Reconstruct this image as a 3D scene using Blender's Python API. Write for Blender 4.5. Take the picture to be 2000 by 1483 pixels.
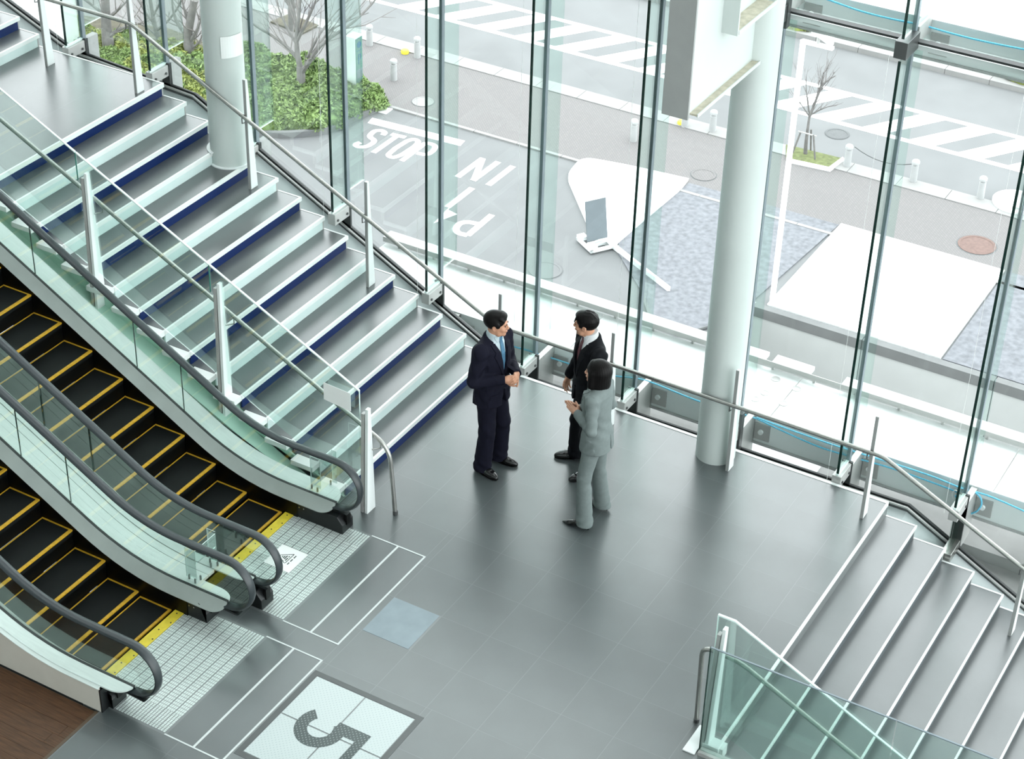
import bpy, math, random
import numpy as np
from mathutils import Matrix, Vector

for _o in list(bpy.data.objects):
    bpy.data.objects.remove(_o)
SC = bpy.context.scene
COL = SC.collection

# ------------------------------------------------------------------ camera
CAM_H = 10.8
FPX = 3729.24
RC = np.array([[0.86342199, 0.50386629, 0.02492454],
               [0.30017166, -0.47340796, -0.82811948],
               [-0.40546202, 0.72249821, -0.55999722]])   # rows: right, down, forward
cam_data = bpy.data.cameras.new('camera')
cam = bpy.data.objects.new('camera', cam_data)
COL.objects.link(cam)
cam_data.sensor_fit = 'HORIZONTAL'
cam_data.sensor_width = 36.0
cam_data.lens = FPX / 2000.0 * 36.0
cam_data.clip_start = 0.1
cam_data.clip_end = 400.0
_m = Matrix(((RC[0][0], -RC[1][0], -RC[2][0], 0.0),
             (RC[0][1], -RC[1][1], -RC[2][1], 0.0),
             (RC[0][2], -RC[1][2], -RC[2][2], CAM_H),
             (0, 0, 0, 1)))
cam.matrix_world = _m
SC.camera = cam

# ------------------------------------------------------------------ sky: bright even overcast
world = bpy.data.worlds.new('overcast_sky')
SC.world = world
world.use_nodes = True
_bg = world.node_tree.nodes['Background']
_bg.inputs['Color'].default_value = (0.93, 0.985, 1.0, 1)
_bg.inputs['Strength'].default_value = 1.0

SC.view_settings.view_transform = 'Standard'
SC.view_settings.look = 'None'
SC.view_settings.gamma = 1.0
SC.view_settings.use_curve_mapping = False
SC.view_settings.exposure = 2.3
SC.cycles.max_bounces = 10
SC.cycles.transparent_max_bounces = 24
SC.cycles.caustics_reflective = False
SC.cycles.caustics_refractive = False

# ------------------------------------------------------------------ measuring helpers (where things stand in the place)
def _ray(px, py):
    return RC.T @ np.array([(px - 1000.0) / FPX, (py - 741.5) / FPX, 1.0])
def onz(px, py, z=0.0):
    d = _ray(px, py); t = (z - CAM_H) / d[2]
    return (d[0] * t, d[1] * t, z)
def ony(px, py, Y):
    d = _ray(px, py); t = Y / d[1]
    return (d[0] * t, Y, CAM_H + d[2] * t)
GZ = -10.0                       # street level far below the hall
def street(px, py, dz=0.0):
    return onz(px, py, GZ + dz)

# ------------------------------------------------------------------ materials
def lin(c):
    c = c / 255.0
    return c / 12.92 if c <= 0.04045 else ((c + 0.055) / 1.055) ** 2.4
def rgb(r, g, b):
    return (lin(r), lin(g), lin(b), 1.0)
MATS = {}
def mat(name, col, rough=0.5, metal=0.0, var=0.06, scale=6.0, bump=0.0, bscale=60.0, spec=0.5, stretch=None, coat=0.0, ior=1.5):
    m = bpy.data.materials.new(name); m.use_nodes = True
    nt = m.node_tree; b = nt.nodes['Principled BSDF']
    b.inputs['Roughness'].default_value = rough
    b.inputs['Metallic'].default_value = metal
    b.inputs['Specular IOR Level'].default_value = spec
    b.inputs['IOR'].default_value = ior
    if coat:
        b.inputs['Coat Weight'].default_value = coat
        b.inputs['Coat Roughness'].default_value = 0.05
    tc = nt.nodes.new('ShaderNodeTexCoord')
    src = tc.outputs['Object']
    if stretch:
        mp = nt.nodes.new('ShaderNodeMapping'); mp.inputs['Scale'].default_value = stretch
        nt.links.new(src, mp.inputs['Vector']); src = mp.outputs['Vector']
    nz = nt.nodes.new('ShaderNodeTexNoise'); nz.inputs['Scale'].default_value = scale
    nz.inputs['Detail'].default_value = 5.0
    nt.links.new(src, nz.inputs['Vector'])
    rp = nt.nodes.new('ShaderNodeValToRGB')
    lo = [max(0.0, c * (1 - var)) for c in col[:3]] + [1]
    hi = [min(1.0, c * (1 + var)) for c in col[:3]] + [1]
    rp.color_ramp.elements[0].color = lo; rp.color_ramp.elements[0].position = 0.3
    rp.color_ramp.elements[1].color = hi; rp.color_ramp.elements[1].position = 0.7
    nt.links.new(nz.outputs['Fac'], rp.inputs['Fac'])
    nt.links.new(rp.outputs['Color'], b.inputs['Base Color'])
    if bump:
        n2 = nt.nodes.new('ShaderNodeTexNoise'); n2.inputs['Scale'].default_value = bscale
        nt.links.new(src, n2.inputs['Vector'])
        bp = nt.nodes.new('ShaderNodeBump'); bp.inputs['Strength'].default_value = bump
        bp.inputs['Distance'].default_value = 0.01
        nt.links.new(n2.outputs['Fac'], bp.inputs['Height'])
        nt.links.new(bp.outputs['Normal'], b.inputs['Normal'])
    MATS[name] = m
    return m
def glass(name, tint, refl=1.0, ior=1.5, rough=0.0):
    m = bpy.data.materials.new(name); m.use_nodes = True
    nt = m.node_tree
    for n in list(nt.nodes): nt.nodes.remove(n)
    out = nt.nodes.new('ShaderNodeOutputMaterial')
    tr = nt.nodes.new('ShaderNodeBsdfTransparent')
    gl = nt.nodes.new('ShaderNodeBsdfGlossy'); gl.inputs['Roughness'].default_value = rough
    gl.inputs['Color'].default_value = (0.95, 1.0, 0.98, 1)
    fr = nt.nodes.new('ShaderNodeFresnel'); fr.inputs['IOR'].default_value = ior
    ml = nt.nodes.new('ShaderNodeMath'); ml.operation = 'MULTIPLY'; ml.inputs[1].default_value = refl
    tc = nt.nodes.new('ShaderNodeTexCoord')
    nz = nt.nodes.new('ShaderNodeTexNoise'); nz.inputs['Scale'].default_value = 1.3
    rp = nt.nodes.new('ShaderNodeValToRGB')
    rp.color_ramp.elements[0].color = [c * 0.985 for c in tint[:3]] + [1]
    rp.color_ramp.elements[1].color = list(tint[:3]) + [1]
    mx = nt.nodes.new('ShaderNodeMixShader')
    L = nt.links
    L.new(tc.outputs['Object'], nz.inputs['Vector']); L.new(nz.outputs['Fac'], rp.inputs['Fac'])
    L.new(rp.outputs['Color'], tr.inputs['Color'])
    L.new(fr.outputs['Fac'], ml.inputs[0]); L.new(ml.outputs[0], mx.inputs['Fac'])
    L.new(tr.outputs[0], mx.inputs[1]); L.new(gl.outputs[0], mx.inputs[2])
    L.new(mx.outputs[0], out.inputs['Surface'])
    MATS[name] = m
    return m
M = MATS
mat('floor_tile', (0.058, 0.069, 0.070, 1), rough=0.29, var=0.12, scale=2.2, bump=0.03, bscale=170, ior=2.0)
mat('grout', (0.105, 0.118, 0.118, 1), rough=0.3, ior=2.0)
mat('tread_mat', (0.075, 0.084, 0.086, 1), rough=0.28, var=0.06, scale=3, bump=0.06, bscale=200, ior=1.95)
mat('nosing', rgb(226, 230, 228), rough=0.38, var=0.03)
mat('riser_white', rgb(205, 222, 220), rough=0.45, var=0.03)
mat('riser_blue', (0.0, 0.013, 0.085, 1), rough=0.45, var=0.05, spec=0.3)
mat('riser_shadow', rgb(70, 78, 82), rough=0.5)  # shadow below the nosings put into the riser colour
mat('white_paint', rgb(224, 229, 228), rough=0.4, var=0.03, scale=2)
mat('column_paint', rgb(192, 199, 196), rough=0.42, var=0.03, scale=1.5)
mat('beam_grey', rgb(150, 152, 150), rough=0.5, var=0.04)
mat('dirty_ledge', rgb(178, 172, 155), rough=0.8, var=0.2, scale=14)
mat('steel', rgb(168, 168, 164), rough=0.26, metal=0.85, var=0.05, scale=30)
mat('steel_light', rgb(205, 210, 208), rough=0.33, metal=0.6, var=0.05, scale=12, stretch=(1, 12, 1))
mat('steel_dark', rgb(88, 90, 90), rough=0.35, metal=0.6, var=0.05)
mat('bracket_grey', rgb(176, 176, 174), rough=0.45, metal=0.3, var=0.05)
mat('gasket', rgb(34, 38, 38), rough=0.5)
mat('mullion', rgb(120, 132, 138), rough=0.4, metal=0.2)
mat('sill_grey', rgb(168, 176, 176), rough=0.5, var=0.04)
mat('handrail_rubber', (0.02, 0.027, 0.03, 1), rough=0.36, var=0.05, spec=0.5)
mat('black_skirt', (0.0015, 0.0017, 0.0017, 1), rough=0.35, var=0.05, spec=0.2)
mat('black_plastic', (0.005, 0.0065, 0.007, 1), rough=0.4, var=0.1, spec=0.4)
mat('step_black', (0.0035, 0.005, 0.005, 1), rough=0.55, var=0.3, scale=40, stretch=(1, 30, 1), spec=0.2)
mat('step_yellow', rgb(190, 148, 34), rough=0.55, var=0.18, scale=25)
mat('comb_yellow', rgb(205, 186, 52), rough=0.5, var=0.12, scale=20)
mat('deck_steel', rgb(206, 216, 212), rough=0.36, metal=0.1, var=0.05, scale=6, stretch=(1, 8, 1))
mat('deck_inner_shade', rgb(164, 172, 168), rough=0.45, metal=0.3, var=0.05, scale=6)  # deck metal made greyer, shade of the sloping side put into the colour
mat('cladding', rgb(206, 202, 192), rough=0.5, var=0.03)
mat('grate_rib', rgb(198, 208, 204), rough=0.4, metal=0.3, var=0.08, scale=20)
mat('grate_gap', (0.008, 0.015, 0.013, 1), rough=0.8, spec=0.1)
mat('wood', (0.075, 0.035, 0.016, 1), rough=0.42, var=0.35, scale=5, stretch=(1.2, 14, 1), spec=0.3)
mat('wood_edge', (0.08, 0.055, 0.032, 1), rough=0.5, var=0.15, scale=12)
mat('inlay', rgb(196, 202, 200), rough=0.45, var=0.04)
mat('cover_plate', (0.20, 0.25, 0.275, 1), rough=0.3, var=0.08, scale=7)
mat('paper', rgb(232, 234, 232), rough=0.8, var=0.02)
mat('acrylic_metal', rgb(120, 126, 122), rough=0.35, metal=0.6)
mat('glass_edge_dark', rgb(10, 40, 34), rough=0.2, var=0.1)
mat('glass_edge_light', rgb(222, 238, 234), rough=0.25, var=0.03)
mat('glass_edge_teal', rgb(60, 120, 108), rough=0.2, var=0.08)
glass('facade_glass', (0.985, 0.995, 0.992), refl=0.1)
glass('fin_glass', (0.90, 0.965, 0.945), refl=0.3)
glass('rail_glass', (0.945, 0.982, 0.968), refl=0.18)
glass('stair_glass', (0.91, 0.968, 0.95), refl=0.18)
glass('guard_glass', (0.89, 0.962, 0.945), refl=0.35)
glass('acrylic', (0.95, 0.98, 0.975), refl=0.5)
# outside
mat('asphalt', (0.145, 0.150, 0.152, 1), rough=0.9, var=0.07, scale=0.9, bump=0.2, bscale=30)
mat('paint_road', rgb(238, 240, 240), rough=0.8, var=0.03)
mat('kerb_stone', (0.24, 0.24, 0.235, 1), rough=0.85, var=0.06, scale=3)
mat('concrete_white', rgb(226, 229, 228), rough=0.85, var=0.04, scale=1.5)
mat('concrete_wall', (0.42, 0.43, 0.425, 1), rough=0.85, var=0.06, scale=1.2)
mat('pit_stone', (0.26, 0.26, 0.255, 1), rough=0.9, var=0.15, scale=2)
mat('slate_paver', (0.140, 0.146, 0.160, 1), rough=0.85, var=0.24, scale=8)
mat('kerb_dark', (0.14, 0.145, 0.145, 1), rough=0.9, var=0.08, scale=3)
mat('soil', (0.08, 0.072, 0.05, 1), rough=0.95, var=0.3, scale=6)
mat('grass', (0.11, 0.13, 0.05, 1), rough=0.9, var=0.3, scale=9)
mat('bark', (0.15, 0.145, 0.14, 1), rough=0.9, var=0.2, scale=8, bump=0.4, bscale=20)
mat('twig', (0.17, 0.155, 0.15, 1), rough=0.9, var=0.1)
mat('leaf_green', (0.17, 0.25, 0.08, 1), rough=0.7, var=0.3, scale=3)
mat('leaf_yellow', (0.24, 0.28, 0.07, 1), rough=0.7, var=0.3, scale=3)
mat('bollard_stone', (0.36, 0.37, 0.37, 1), rough=0.7, var=0.04)
mat('manhole_iron', (0.09, 0.095, 0.097, 1), rough=0.7, var=0.12, scale=20)
mat('manhole_red', (0.13, 0.082, 0.07, 1), rough=0.75, var=0.15, scale=12)
mat('yellow_cap', rgb(230, 214, 70), rough=0.6)
mat('sign_teal', (0.10, 0.2, 0.17, 1), rough=0.4, var=0.04)
mat('sign_blue', (0.02, 0.11, 0.2, 1), rough=0.4)
mat('sign_board', (0.13, 0.155, 0.17, 1), rough=0.5, var=0.05)
mat('rope_blue', rgb(110, 196, 226), rough=0.8, var=0.2, scale=90, bump=0.5, bscale=120)
mat('rope_white', rgb(225, 228, 226), rough=0.8)

def brick_mat(name, c1, c2, mortar, sx):
    m = bpy.data.materials.new(name); m.use_nodes = True
    nt = m.node_tree; b = nt.nodes['Principled BSDF']; b.inputs['Roughness'].default_value = 0.9
    tc = nt.nodes.new('ShaderNodeTexCoord'); mp = nt.nodes.new('ShaderNodeMapping')
    mp.inputs['Rotation'].default_value = (0, 0, math.radians(45))
    br = nt.nodes.new('ShaderNodeTexBrick'); br.inputs['Scale'].default_value = sx
    br.inputs['Color1'].default_value = c1; br.inputs['Color2'].default_value = c2
    br.inputs['Mortar'].default_value = mortar; br.inputs['Mortar Size'].default_value = 0.03
    nt.links.new(tc.outputs['Object'], mp.inputs['Vector']); nt.links.new(mp.outputs['Vector'], br.inputs['Vector'])
    nt.links.new(br.outputs['Color'], b.inputs['Base Color'])
    MATS[name] = m
brick_mat('sidewalk_brick', (0.158, 0.150, 0.149, 1), (0.146, 0.140, 0.139, 1), (0.125, 0.12, 0.119, 1), 4.5)

def dots_mat(name, col, dot, scale, emit=0.0):
    m = bpy.data.materials.new(name); m.use_nodes = True
    nt = m.node_tree; b = nt.nodes['Principled BSDF']; b.inputs['Roughness'].default_value = 0.22
    tc = nt.nodes.new('ShaderNodeTexCoord')
    vo = nt.nodes.new('ShaderNodeTexVoronoi'); vo.inputs['Scale'].default_value = scale
    vo.inputs['Randomness'].default_value = 0.0
    mp = nt.nodes.new('ShaderNodeMapping'); mp.inputs['Scale'].default_value = (1, 1, 0.001)
    mp.inputs['Rotation'].default_value = (0, 0, math.radians(45))
    rp = nt.nodes.new('ShaderNodeValToRGB'); rp.color_ramp.interpolation = 'CONSTANT'
    rp.color_ramp.elements[0].color = dot; rp.color_ramp.elements[1].color = col
    rp.color_ramp.elements[1].position = 0.2
    nt.links.new(tc.outputs['Object'], mp.inputs['Vector']); nt.links.new(mp.outputs['Vector'], vo.inputs['Vector'])
    nt.links.new(vo.outputs['Distance'], rp.inputs['Fac']); nt.links.new(rp.outputs['Color'], b.inputs['Base Color'])
    if emit:
        nt.links.new(rp.outputs['Color'], b.inputs['Emission Color']); b.inputs['Emission Strength'].default_value = emit
    MATS[name] = m
dots_mat('lit_panel', (0.40, 0.455, 0.45, 1), (0.33, 0.385, 0.38, 1), 38, emit=0.04)
dots_mat('numeral_film', (0.045, 0.062, 0.06, 1), (0.17, 0.2, 0.195, 1), 38)

# ------------------------------------------------------------------ object helpers
WLOC = {}
def _reg(o, label=None, cat=None, group=None, kind=None):
    if label: o['label'] = label
    if cat: o['category'] = cat
    if group: o['group'] = group
    if kind: o['kind'] = kind
    return o
def thing(name, label, cat, loc, group=None, kind=None):
    o = bpy.data.objects.new(name, None); COL.objects.link(o)
    o.empty_display_size = 0.1
    o.location = loc; WLOC[o.name] = Vector(loc)
    return _reg(o, label, cat, group, kind)
def link_mesh(name, me, m, parent=None, center=None, smooth=False):
    """me holds world coordinates; origin moved to its centre."""
    n = len(me.vertices)
    co = np.empty(n * 3, dtype=np.float32); me.vertices.foreach_get('co', co)
    co = co.reshape(-1, 3)
    c = (co.min(0) + co.max(0)) / 2 if center is None else np.array(center, dtype=np.float32)
    me.vertices.foreach_set('co', (co - c).ravel()); me.update()
    o = bpy.data.objects.new(name, me); COL.objects.link(o)
    ms = m if isinstance(m, (list, tuple)) else [m]
    for x in ms:
        me.materials.append(M[x] if isinstance(x, str) else x)
    if smooth:
        me.polygons.foreach_set('use_smooth', [True] * len(me.polygons))
    cv = Vector((float(c[0]), float(c[1]), float(c[2])))
    WLOC[o.name] = cv
    if parent is not None:
        o.parent = parent; o.location = cv - WLOC[parent.name]
    else:
        o.location = cv
    return o
class MB:
    def __init__(self): self.v = []; self.f = []
    def quadbox(self, p):       # 8 corners: bottom 4 ccw, top 4 ccw
        b = len(self.v); self.v += [tuple(q) for q in p]
        for f in ((0, 3, 2, 1), (4, 5, 6, 7), (0, 1, 5, 4), (1, 2, 6, 5), (2, 3, 7, 6), (3, 0, 4, 7)):
            self.f.append(tuple(b + i for i in f))
        return self
    def box(self, x0, x1, y0, y1, z0, z1):
        return self.quadbox([(x0, y0, z0), (x1, y0, z0), (x1, y1, z0), (x0, y1, z0),
                             (x0, y0, z1), (x1, y0, z1), (x1, y1, z1), (x0, y1, z1)])
    def prism(self, poly, d):   # poly: 3D points planar, d: extrusion vector
        b = len(self.v); n = len(poly)
        self.v += [tuple(p) for p in poly] + [tuple(np.array(p) + np.array(d)) for p in poly]
        self.f.append(tuple(b + i for i in range(n))); self.f.append(tuple(b + n + i for i in reversed(range(n))))
        for i in range(n):
            j = (i + 1) % n
            self.f.append((b + i, b + n + i, b + n + j, b + j))
        return self
    def strip(self, A, B):      # quad strip between two 3D polylines
        b = len(self.v); n = len(A)
        self.v += [tuple(p) for p in A] + [tuple(p) for p in B]
        for i in range(n - 1): self.f.append((b + i, b + i + 1, b + n + i + 1, b + n + i))
        return self
    def slab(self, A, B, d):    # solid strip: polylines A,B with thickness vector d
        n = len(A); b = len(self.v); d = np.array(d)
        A = [np.array(p, float) for p in A]; B = [np.array(p, float) for p in B]
        for i in range(n): self.v += [tuple(A[i]), tuple(B[i]), tuple(B[i] + d), tuple(A[i] + d)]
        for i in range(n - 1):
            o = b + 4 * i
            for k in range(4):
                self.f.append((o + k, o + (k + 1) % 4, o + 4 + (k + 1) % 4, o + 4 + k))
        self.f.append((b + 3, b + 2, b + 1, b)); e = b + 4 * (n - 1); self.f.append((e, e + 1, e + 2, e + 3))
        return self
    def tube(self, path, r, seg=10, caps=True, up=(0, 0, 1), sx=1.0, sy=1.0):
        P = [np.array(p, float) for p in path]; n = len(P); b = len(self.v)
        rr = r if isinstance(r, (list, tuple)) else [r] * n
        prev = None
        for i in range(n):
            t = P[min(i + 1, n - 1)] - P[max(i - 1, 0)]; t /= (np.linalg.norm(t) + 1e-9)
            u = np.array(up, float) if prev is None else prev
            u = u - t * (u @ t)
            if np.linalg.norm(u) < 1e-3: u = np.array([1.0, 0, 0]) - t * t[0]
            u /= np.linalg.norm(u); w = np.cross(t, u); prev = u
            for k in range(seg):
                a = 2 * math.pi * k / seg
                self.v.append(tuple(P[i] + rr[i] * (math.cos(a) * u * sx + math.sin(a) * w * sy)))
        for i in range(n - 1):
            for k in range(seg):
                k2 = (k + 1) % seg
                self.f.append((b + i * seg + k, b + i * seg + k2, b + (i + 1) * seg + k2, b + (i + 1) * seg + k))
        if caps:
            self.f.append(tuple(b + k for k in reversed(range(seg))))
            self.f.append(tuple(b + (n - 1) * seg + k for k in range(seg)))
        return self
    def lathe(self, c, prof, seg=24):   # prof: [(r,z)], around vertical axis at c
        b = len(self.v); n = len(prof)
        for (r, z) in prof:
            for k in range(seg):
                a = 2 * math.pi * k / seg
                self.v.append((c[0] + r * math.cos(a), c[1] + r * math.sin(a), c[2] + z))
        for i in range(n - 1):
            for k in range(seg):
                k2 = (k + 1) % seg
                self.f.append((b + i * seg + k, b + i * seg + k2, b + (i + 1) * seg + k2, b + (i + 1) * seg + k))
        self.f.append(tuple(b + k for k in reversed(range(seg)))); self.f.append(tuple(b + (n - 1) * seg + k for k in range(seg)))
        return self
    def build(self, name, m, parent=None, smooth=False, bevel=0.0, **kw):
        me = bpy.data.meshes.new(name); me.from_pydata(self.v, [], self.f); me.update()
        o = link_mesh(name, me, m, parent, smooth=smooth)
        if bevel:
            md = o.modifiers.new('bevel', 'BEVEL'); md.width = bevel; md.segments = 2; md.limit_method = 'ANGLE'
        if smooth:
            try:
                me.set_sharp_from_angle(angle=math.radians(40))
            except Exception:
                pass
        return _reg(o, **kw)
def fillet(pts, r, n=8):
    """2D/3D polyline with rounded corners."""
    P = [np.array(p, float) for p in pts]; out = [P[0]]
    for i in range(1, len(P) - 1):
        a, b, c = P[i - 1], P[i], P[i + 1]
        u = a - b; v = c - b; lu, lv = np.linalg.norm(u), np.linalg.norm(v)
        ri = r[i - 1] if isinstance(r, (list, tuple)) else r
        d = min(ri, lu * 0.49, lv * 0.49)
        s = b + u / lu * d; e = b + v / lv * d
        for k in range(n + 1):
            t = k / n
            out.append((1 - t) ** 2 * s + 2 * t * (1 - t) * b + t * t * e)
    out.append(P[-1])
    return out
def wall_piece(name, x0, x1, y0, y1, z0, z1, m, **kw):
    kw.setdefault('kind', 'structure')
    return MB().box(x0, x1, y0, y1, z0, z1).build(name, m, **kw)
# ================================================================== THE SETTING
# ---- hall shell around the view (plain, mostly out of frame)
mat('shell_white', rgb(214, 218, 216), rough=0.8, var=0.03)
mat('shell_dark', rgb(120, 122, 122), rough=0.8, var=0.05)
wall_piece('wall_back', -26, 14, -8.3, -8, -6, 17, 'shell_white')
wall_piece('wall_left', -26.3, -26, -8, 14.2, -6, 17, 'shell_white')
wall_piece('wall_right', 14, 14.3, -8, 14.2, -6, -1.0, 'shell_white')
wall_piece('floor_lower', -26, 14, -8, 14.2, -6.3, -6, 'shell_dark')
wall_piece('sky_block_front', -26, 14, 14.4, 14.7, 7.6, 17, 'shell_white')  # added opaque panel out of view, keeps high sky off the floor
wall_piece('wall_base', -26, 14, 14.3, 14.42, -6, -0.2 - 2.1, 'concrete_wall')
rb = MB()
rb.box(-26.3, 14.3, -8.3, 9.5, 17, 17.4)
for k in range(11):
    x = -26.3 + k * 4.0
    rb.box(x, min(14.3, x + 1.6), 9.5, 14.4, 17, 17.4)  # unseen roof bars, gaps sized to set the light level in the hall
rb.build('ceiling', 'shell_white', kind='structure')

# ---- floor of the landing, tile by tile
FX0, FX1 = -8.21, -3.83
fb = MB()
fb.box(-8.21, -3.83, 11.1, 14.04, -0.26, -0.0002)
fb.box(-8.39, -3.83, 8.09, 11.1, -0.26, -0.0002)
fb.box(-8.22, -3.95, 4.0, 8.09, -0.26, -0.0002)
floor = fb.build('floor', 'grout', kind='structure')
def rect_sub(r, h):
    x0, x1, y0, y1 = r; a0, a1, b0, b1 = h
    if a0 >= x1 or a1 <= x0 or b0 >= y1 or b1 <= y0: return [r]
    out = []
    if a0 > x0: out.append((x0, a0, y0, y1))
    if a1 < x1: out.append((a1, x1, y0, y1))
    mx0, mx1 = max(x0, a0), min(x1, a1)
    if b0 > y0: out.append((mx0, mx1, y0, b0))
    if b1 < y1: out.append((mx0, mx1, b1, y1))
    return out
holes = [(-9, -7.05, 9.735, 11.10), (-9, -7.05, 8.155, 9.515), (-6.988, -6.524, 9.997, 10.496),
         (-7.035, -5.975, 7.8, 9.39), (-9, -8.20, 11.1, 11.4), (-9, -8.22, 3, 8.09), (-3.95, -3, 3, 10.2)]
pitx, pity = 0.480, 0.499
tile_meshes = {}
for i in range(-3, 8):
    for j in range(-10, 9):
        r0 = (-6.988 + i * pitx, -6.988 + (i + 1) * pitx, 9.997 + j * pity, 9.997 + (j + 1) * pity)
        rs = [(max(r0[0], FX0), min(r0[1], FX1), max(r0[2], 5.6), min(r0[3], 14.04))]
        for h in holes:
            rs = [q for r in rs for q in rect_sub(r, h)]
        for (x0, x1, y0, y1) in rs:
            w, d = round(x1 - x0, 3), round(y1 - y0, 3)
            if w < 0.03 or d < 0.03: continue
            g = 0.0022
            key = (w, d)
            if key not in tile_meshes:
                o = MB().box(x0 + g, x1 - g, y0 + g, y1 - g, -0.025, 0.0).build('tile', 'floor_tile', floor)
                tile_meshes[key] = o.data
            else:
                o = bpy.data.objects.new('tile', tile_meshes[key]); COL.objects.link(o); o.parent = floor
                c = Vector(((x0 + x1) / 2, (y0 + y1) / 2, -0.0125)); o.location = c - WLOC[floor.name]; WLOC[o.name] = c
# dark panels and bright metal strips in front of the escalators
for (y0, y1) in ((9.735, 11.10), (8.155, 9.515)):
    for (a, b) in ((-7.605, -7.35), (-7.325, -7.065)):
        MB().box(a, b, y0 + 0.015, y1 - 0.015, -0.025, 0.0).build('floor_panel', 'floor_tile', floor)
    for (a, b, c, d) in ((-7.62, -7.05, y1 - 0.014, y1), (-7.62, -7.05, y0, y0 + 0.014),
                         (-7.347, -7.329, y0 + .014, y1 - .014), (-7.066, -7.05, y0 + .014, y1 - .014)):
        MB().box(a, b, c, d, -0.02, 0.003).build('inlay_strip', 'inlay', floor)
MB().box(-8.21, -3.83, 14.02, 14.055, -0.05, 0.004).build('edge_strip', 'nosing', floor)
# strip of plain floor between the two entry plates
MB().box(-8.39, -8.213, 9.53, 9.72, -0.025, 0.0).build('tile', 'floor_tile', floor)

# ---- wooden floor in the lower left corner
wf = MB().box(-13.5, -8.245, 4.0, 8.075, -0.26, -0.006).build('floor_wood', 'wood_edge', kind='structure')
random.seed(4)
for j in range(26):
    y0 = 5.0 + j * 0.118
    x = -13.5 + random.uniform(-1.2, 0)
    while x < -8.245:
        x1 = x + 1.35
        a, b = max(x, -13.5), min(x1, -8.245)
        if b - a > 0.05 and b > -10.6:
            MB().box(a + .001, b - .001, y0 + .001, y0 + .117, -0.02, random.uniform(-0.001, 0)).build('plank', 'wood', wf)
        x = x1
MB().box(-8.245, -8.22, 5.0, 8.075, -0.02, 0.004).build('edge_strip', 'wood_edge', wf)

# ---- window wall: sill line, panes, fins
FINS = [(-13.51 + 1.143 * i) for i in range(-2, 13)]
SILL = [(-16.5, 3.15), (-13.66, 1.98), (-12.0, 1.88), (-8.3, -0.03), (-7.9, -0.24), (-3.716, -0.20), (-1.5, -1.36), (1.5, -2.2)]
def sillz(x):
    return float(np.interp(x, [s[0] for s in SILL], [s[1] for s in SILL]))
YF = 14.36
ZT = 4.36
def pane(n, x0, x1, zb0, zb1, z1, mids=()):
    poly = [(x0, YF - .008, zb0)] + [(mx, YF - .008, mz) for mx, mz in mids] + [(x1, YF - .008, zb1), (x1, YF - .008, z1), (x0, YF - .008, z1)]
    return MB().prism(poly, (0, .016, 0)).build('window_%d' % n, 'facade_glass', kind='structure')
nwin = 1
for a, b in zip(FINS[:-1], FINS[1:]):
    mids = [(sx, sz) for sx, sz in SILL if a + .03 < sx < b - .03]
    pane(nwin, a + .026, b - .026, sillz(a), sillz(b), ZT, mids); nwin += 1
    pane(nwin, a + .026, b - .026, ZT + .06, ZT + .06, 7.6); nwin += 1
pane(nwin, -26, FINS[0] - .026, 3.3, 3.3, 7.6); nwin += 1
pane(nwin, FINS[-1] + .026, 14, -2, -2, 7.6); nwin += 1
# dark sill frame following the stairs, and the grey sloping sill board inside it
A = [(x, 14.305, z - .035) for x, z in SILL]; B = [(x, 14.39, z - .035) for x, z in SILL]
sf = MB().slab(A, B, (0, 0, .045)).build('trim_1', 'steel_dark', kind='structure')
A = [(x, 14.295, z + .004) for x, z in SILL]; B = [(x, 14.315, z + .004) for x, z in SILL]
MB().slab(A, B, (0, 0, .018)).build('bead', 'bracket_grey', sf)
A = [(x, 14.325, z + .01) for x, z in SILL]; B = [(x, 14.348, z + .01) for x, z in SILL]
MB().slab(A, B, (0, 0, .03)).build('gasket_strip', 'gasket', sf)
A = [(x, 14.058, z - .11) for x, z in SILL]; B = [(x, 14.31, z - .05) for x, z in SILL]
MB().slab(A, B, (0, 0, .02)).build('trim_2', 'sill_grey', kind='structure')
# transom at the upper level
MB().box(FINS[0], FINS[-1], 14.32, 14.39, ZT + .02, ZT + .04).build('trim_3', 'gasket', kind='structure')
MB().box(FINS[0], FINS[-1], 14.37, 14.44, ZT - .05, ZT - .01).build('trim_4', 'white_paint', kind='structure')

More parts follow.
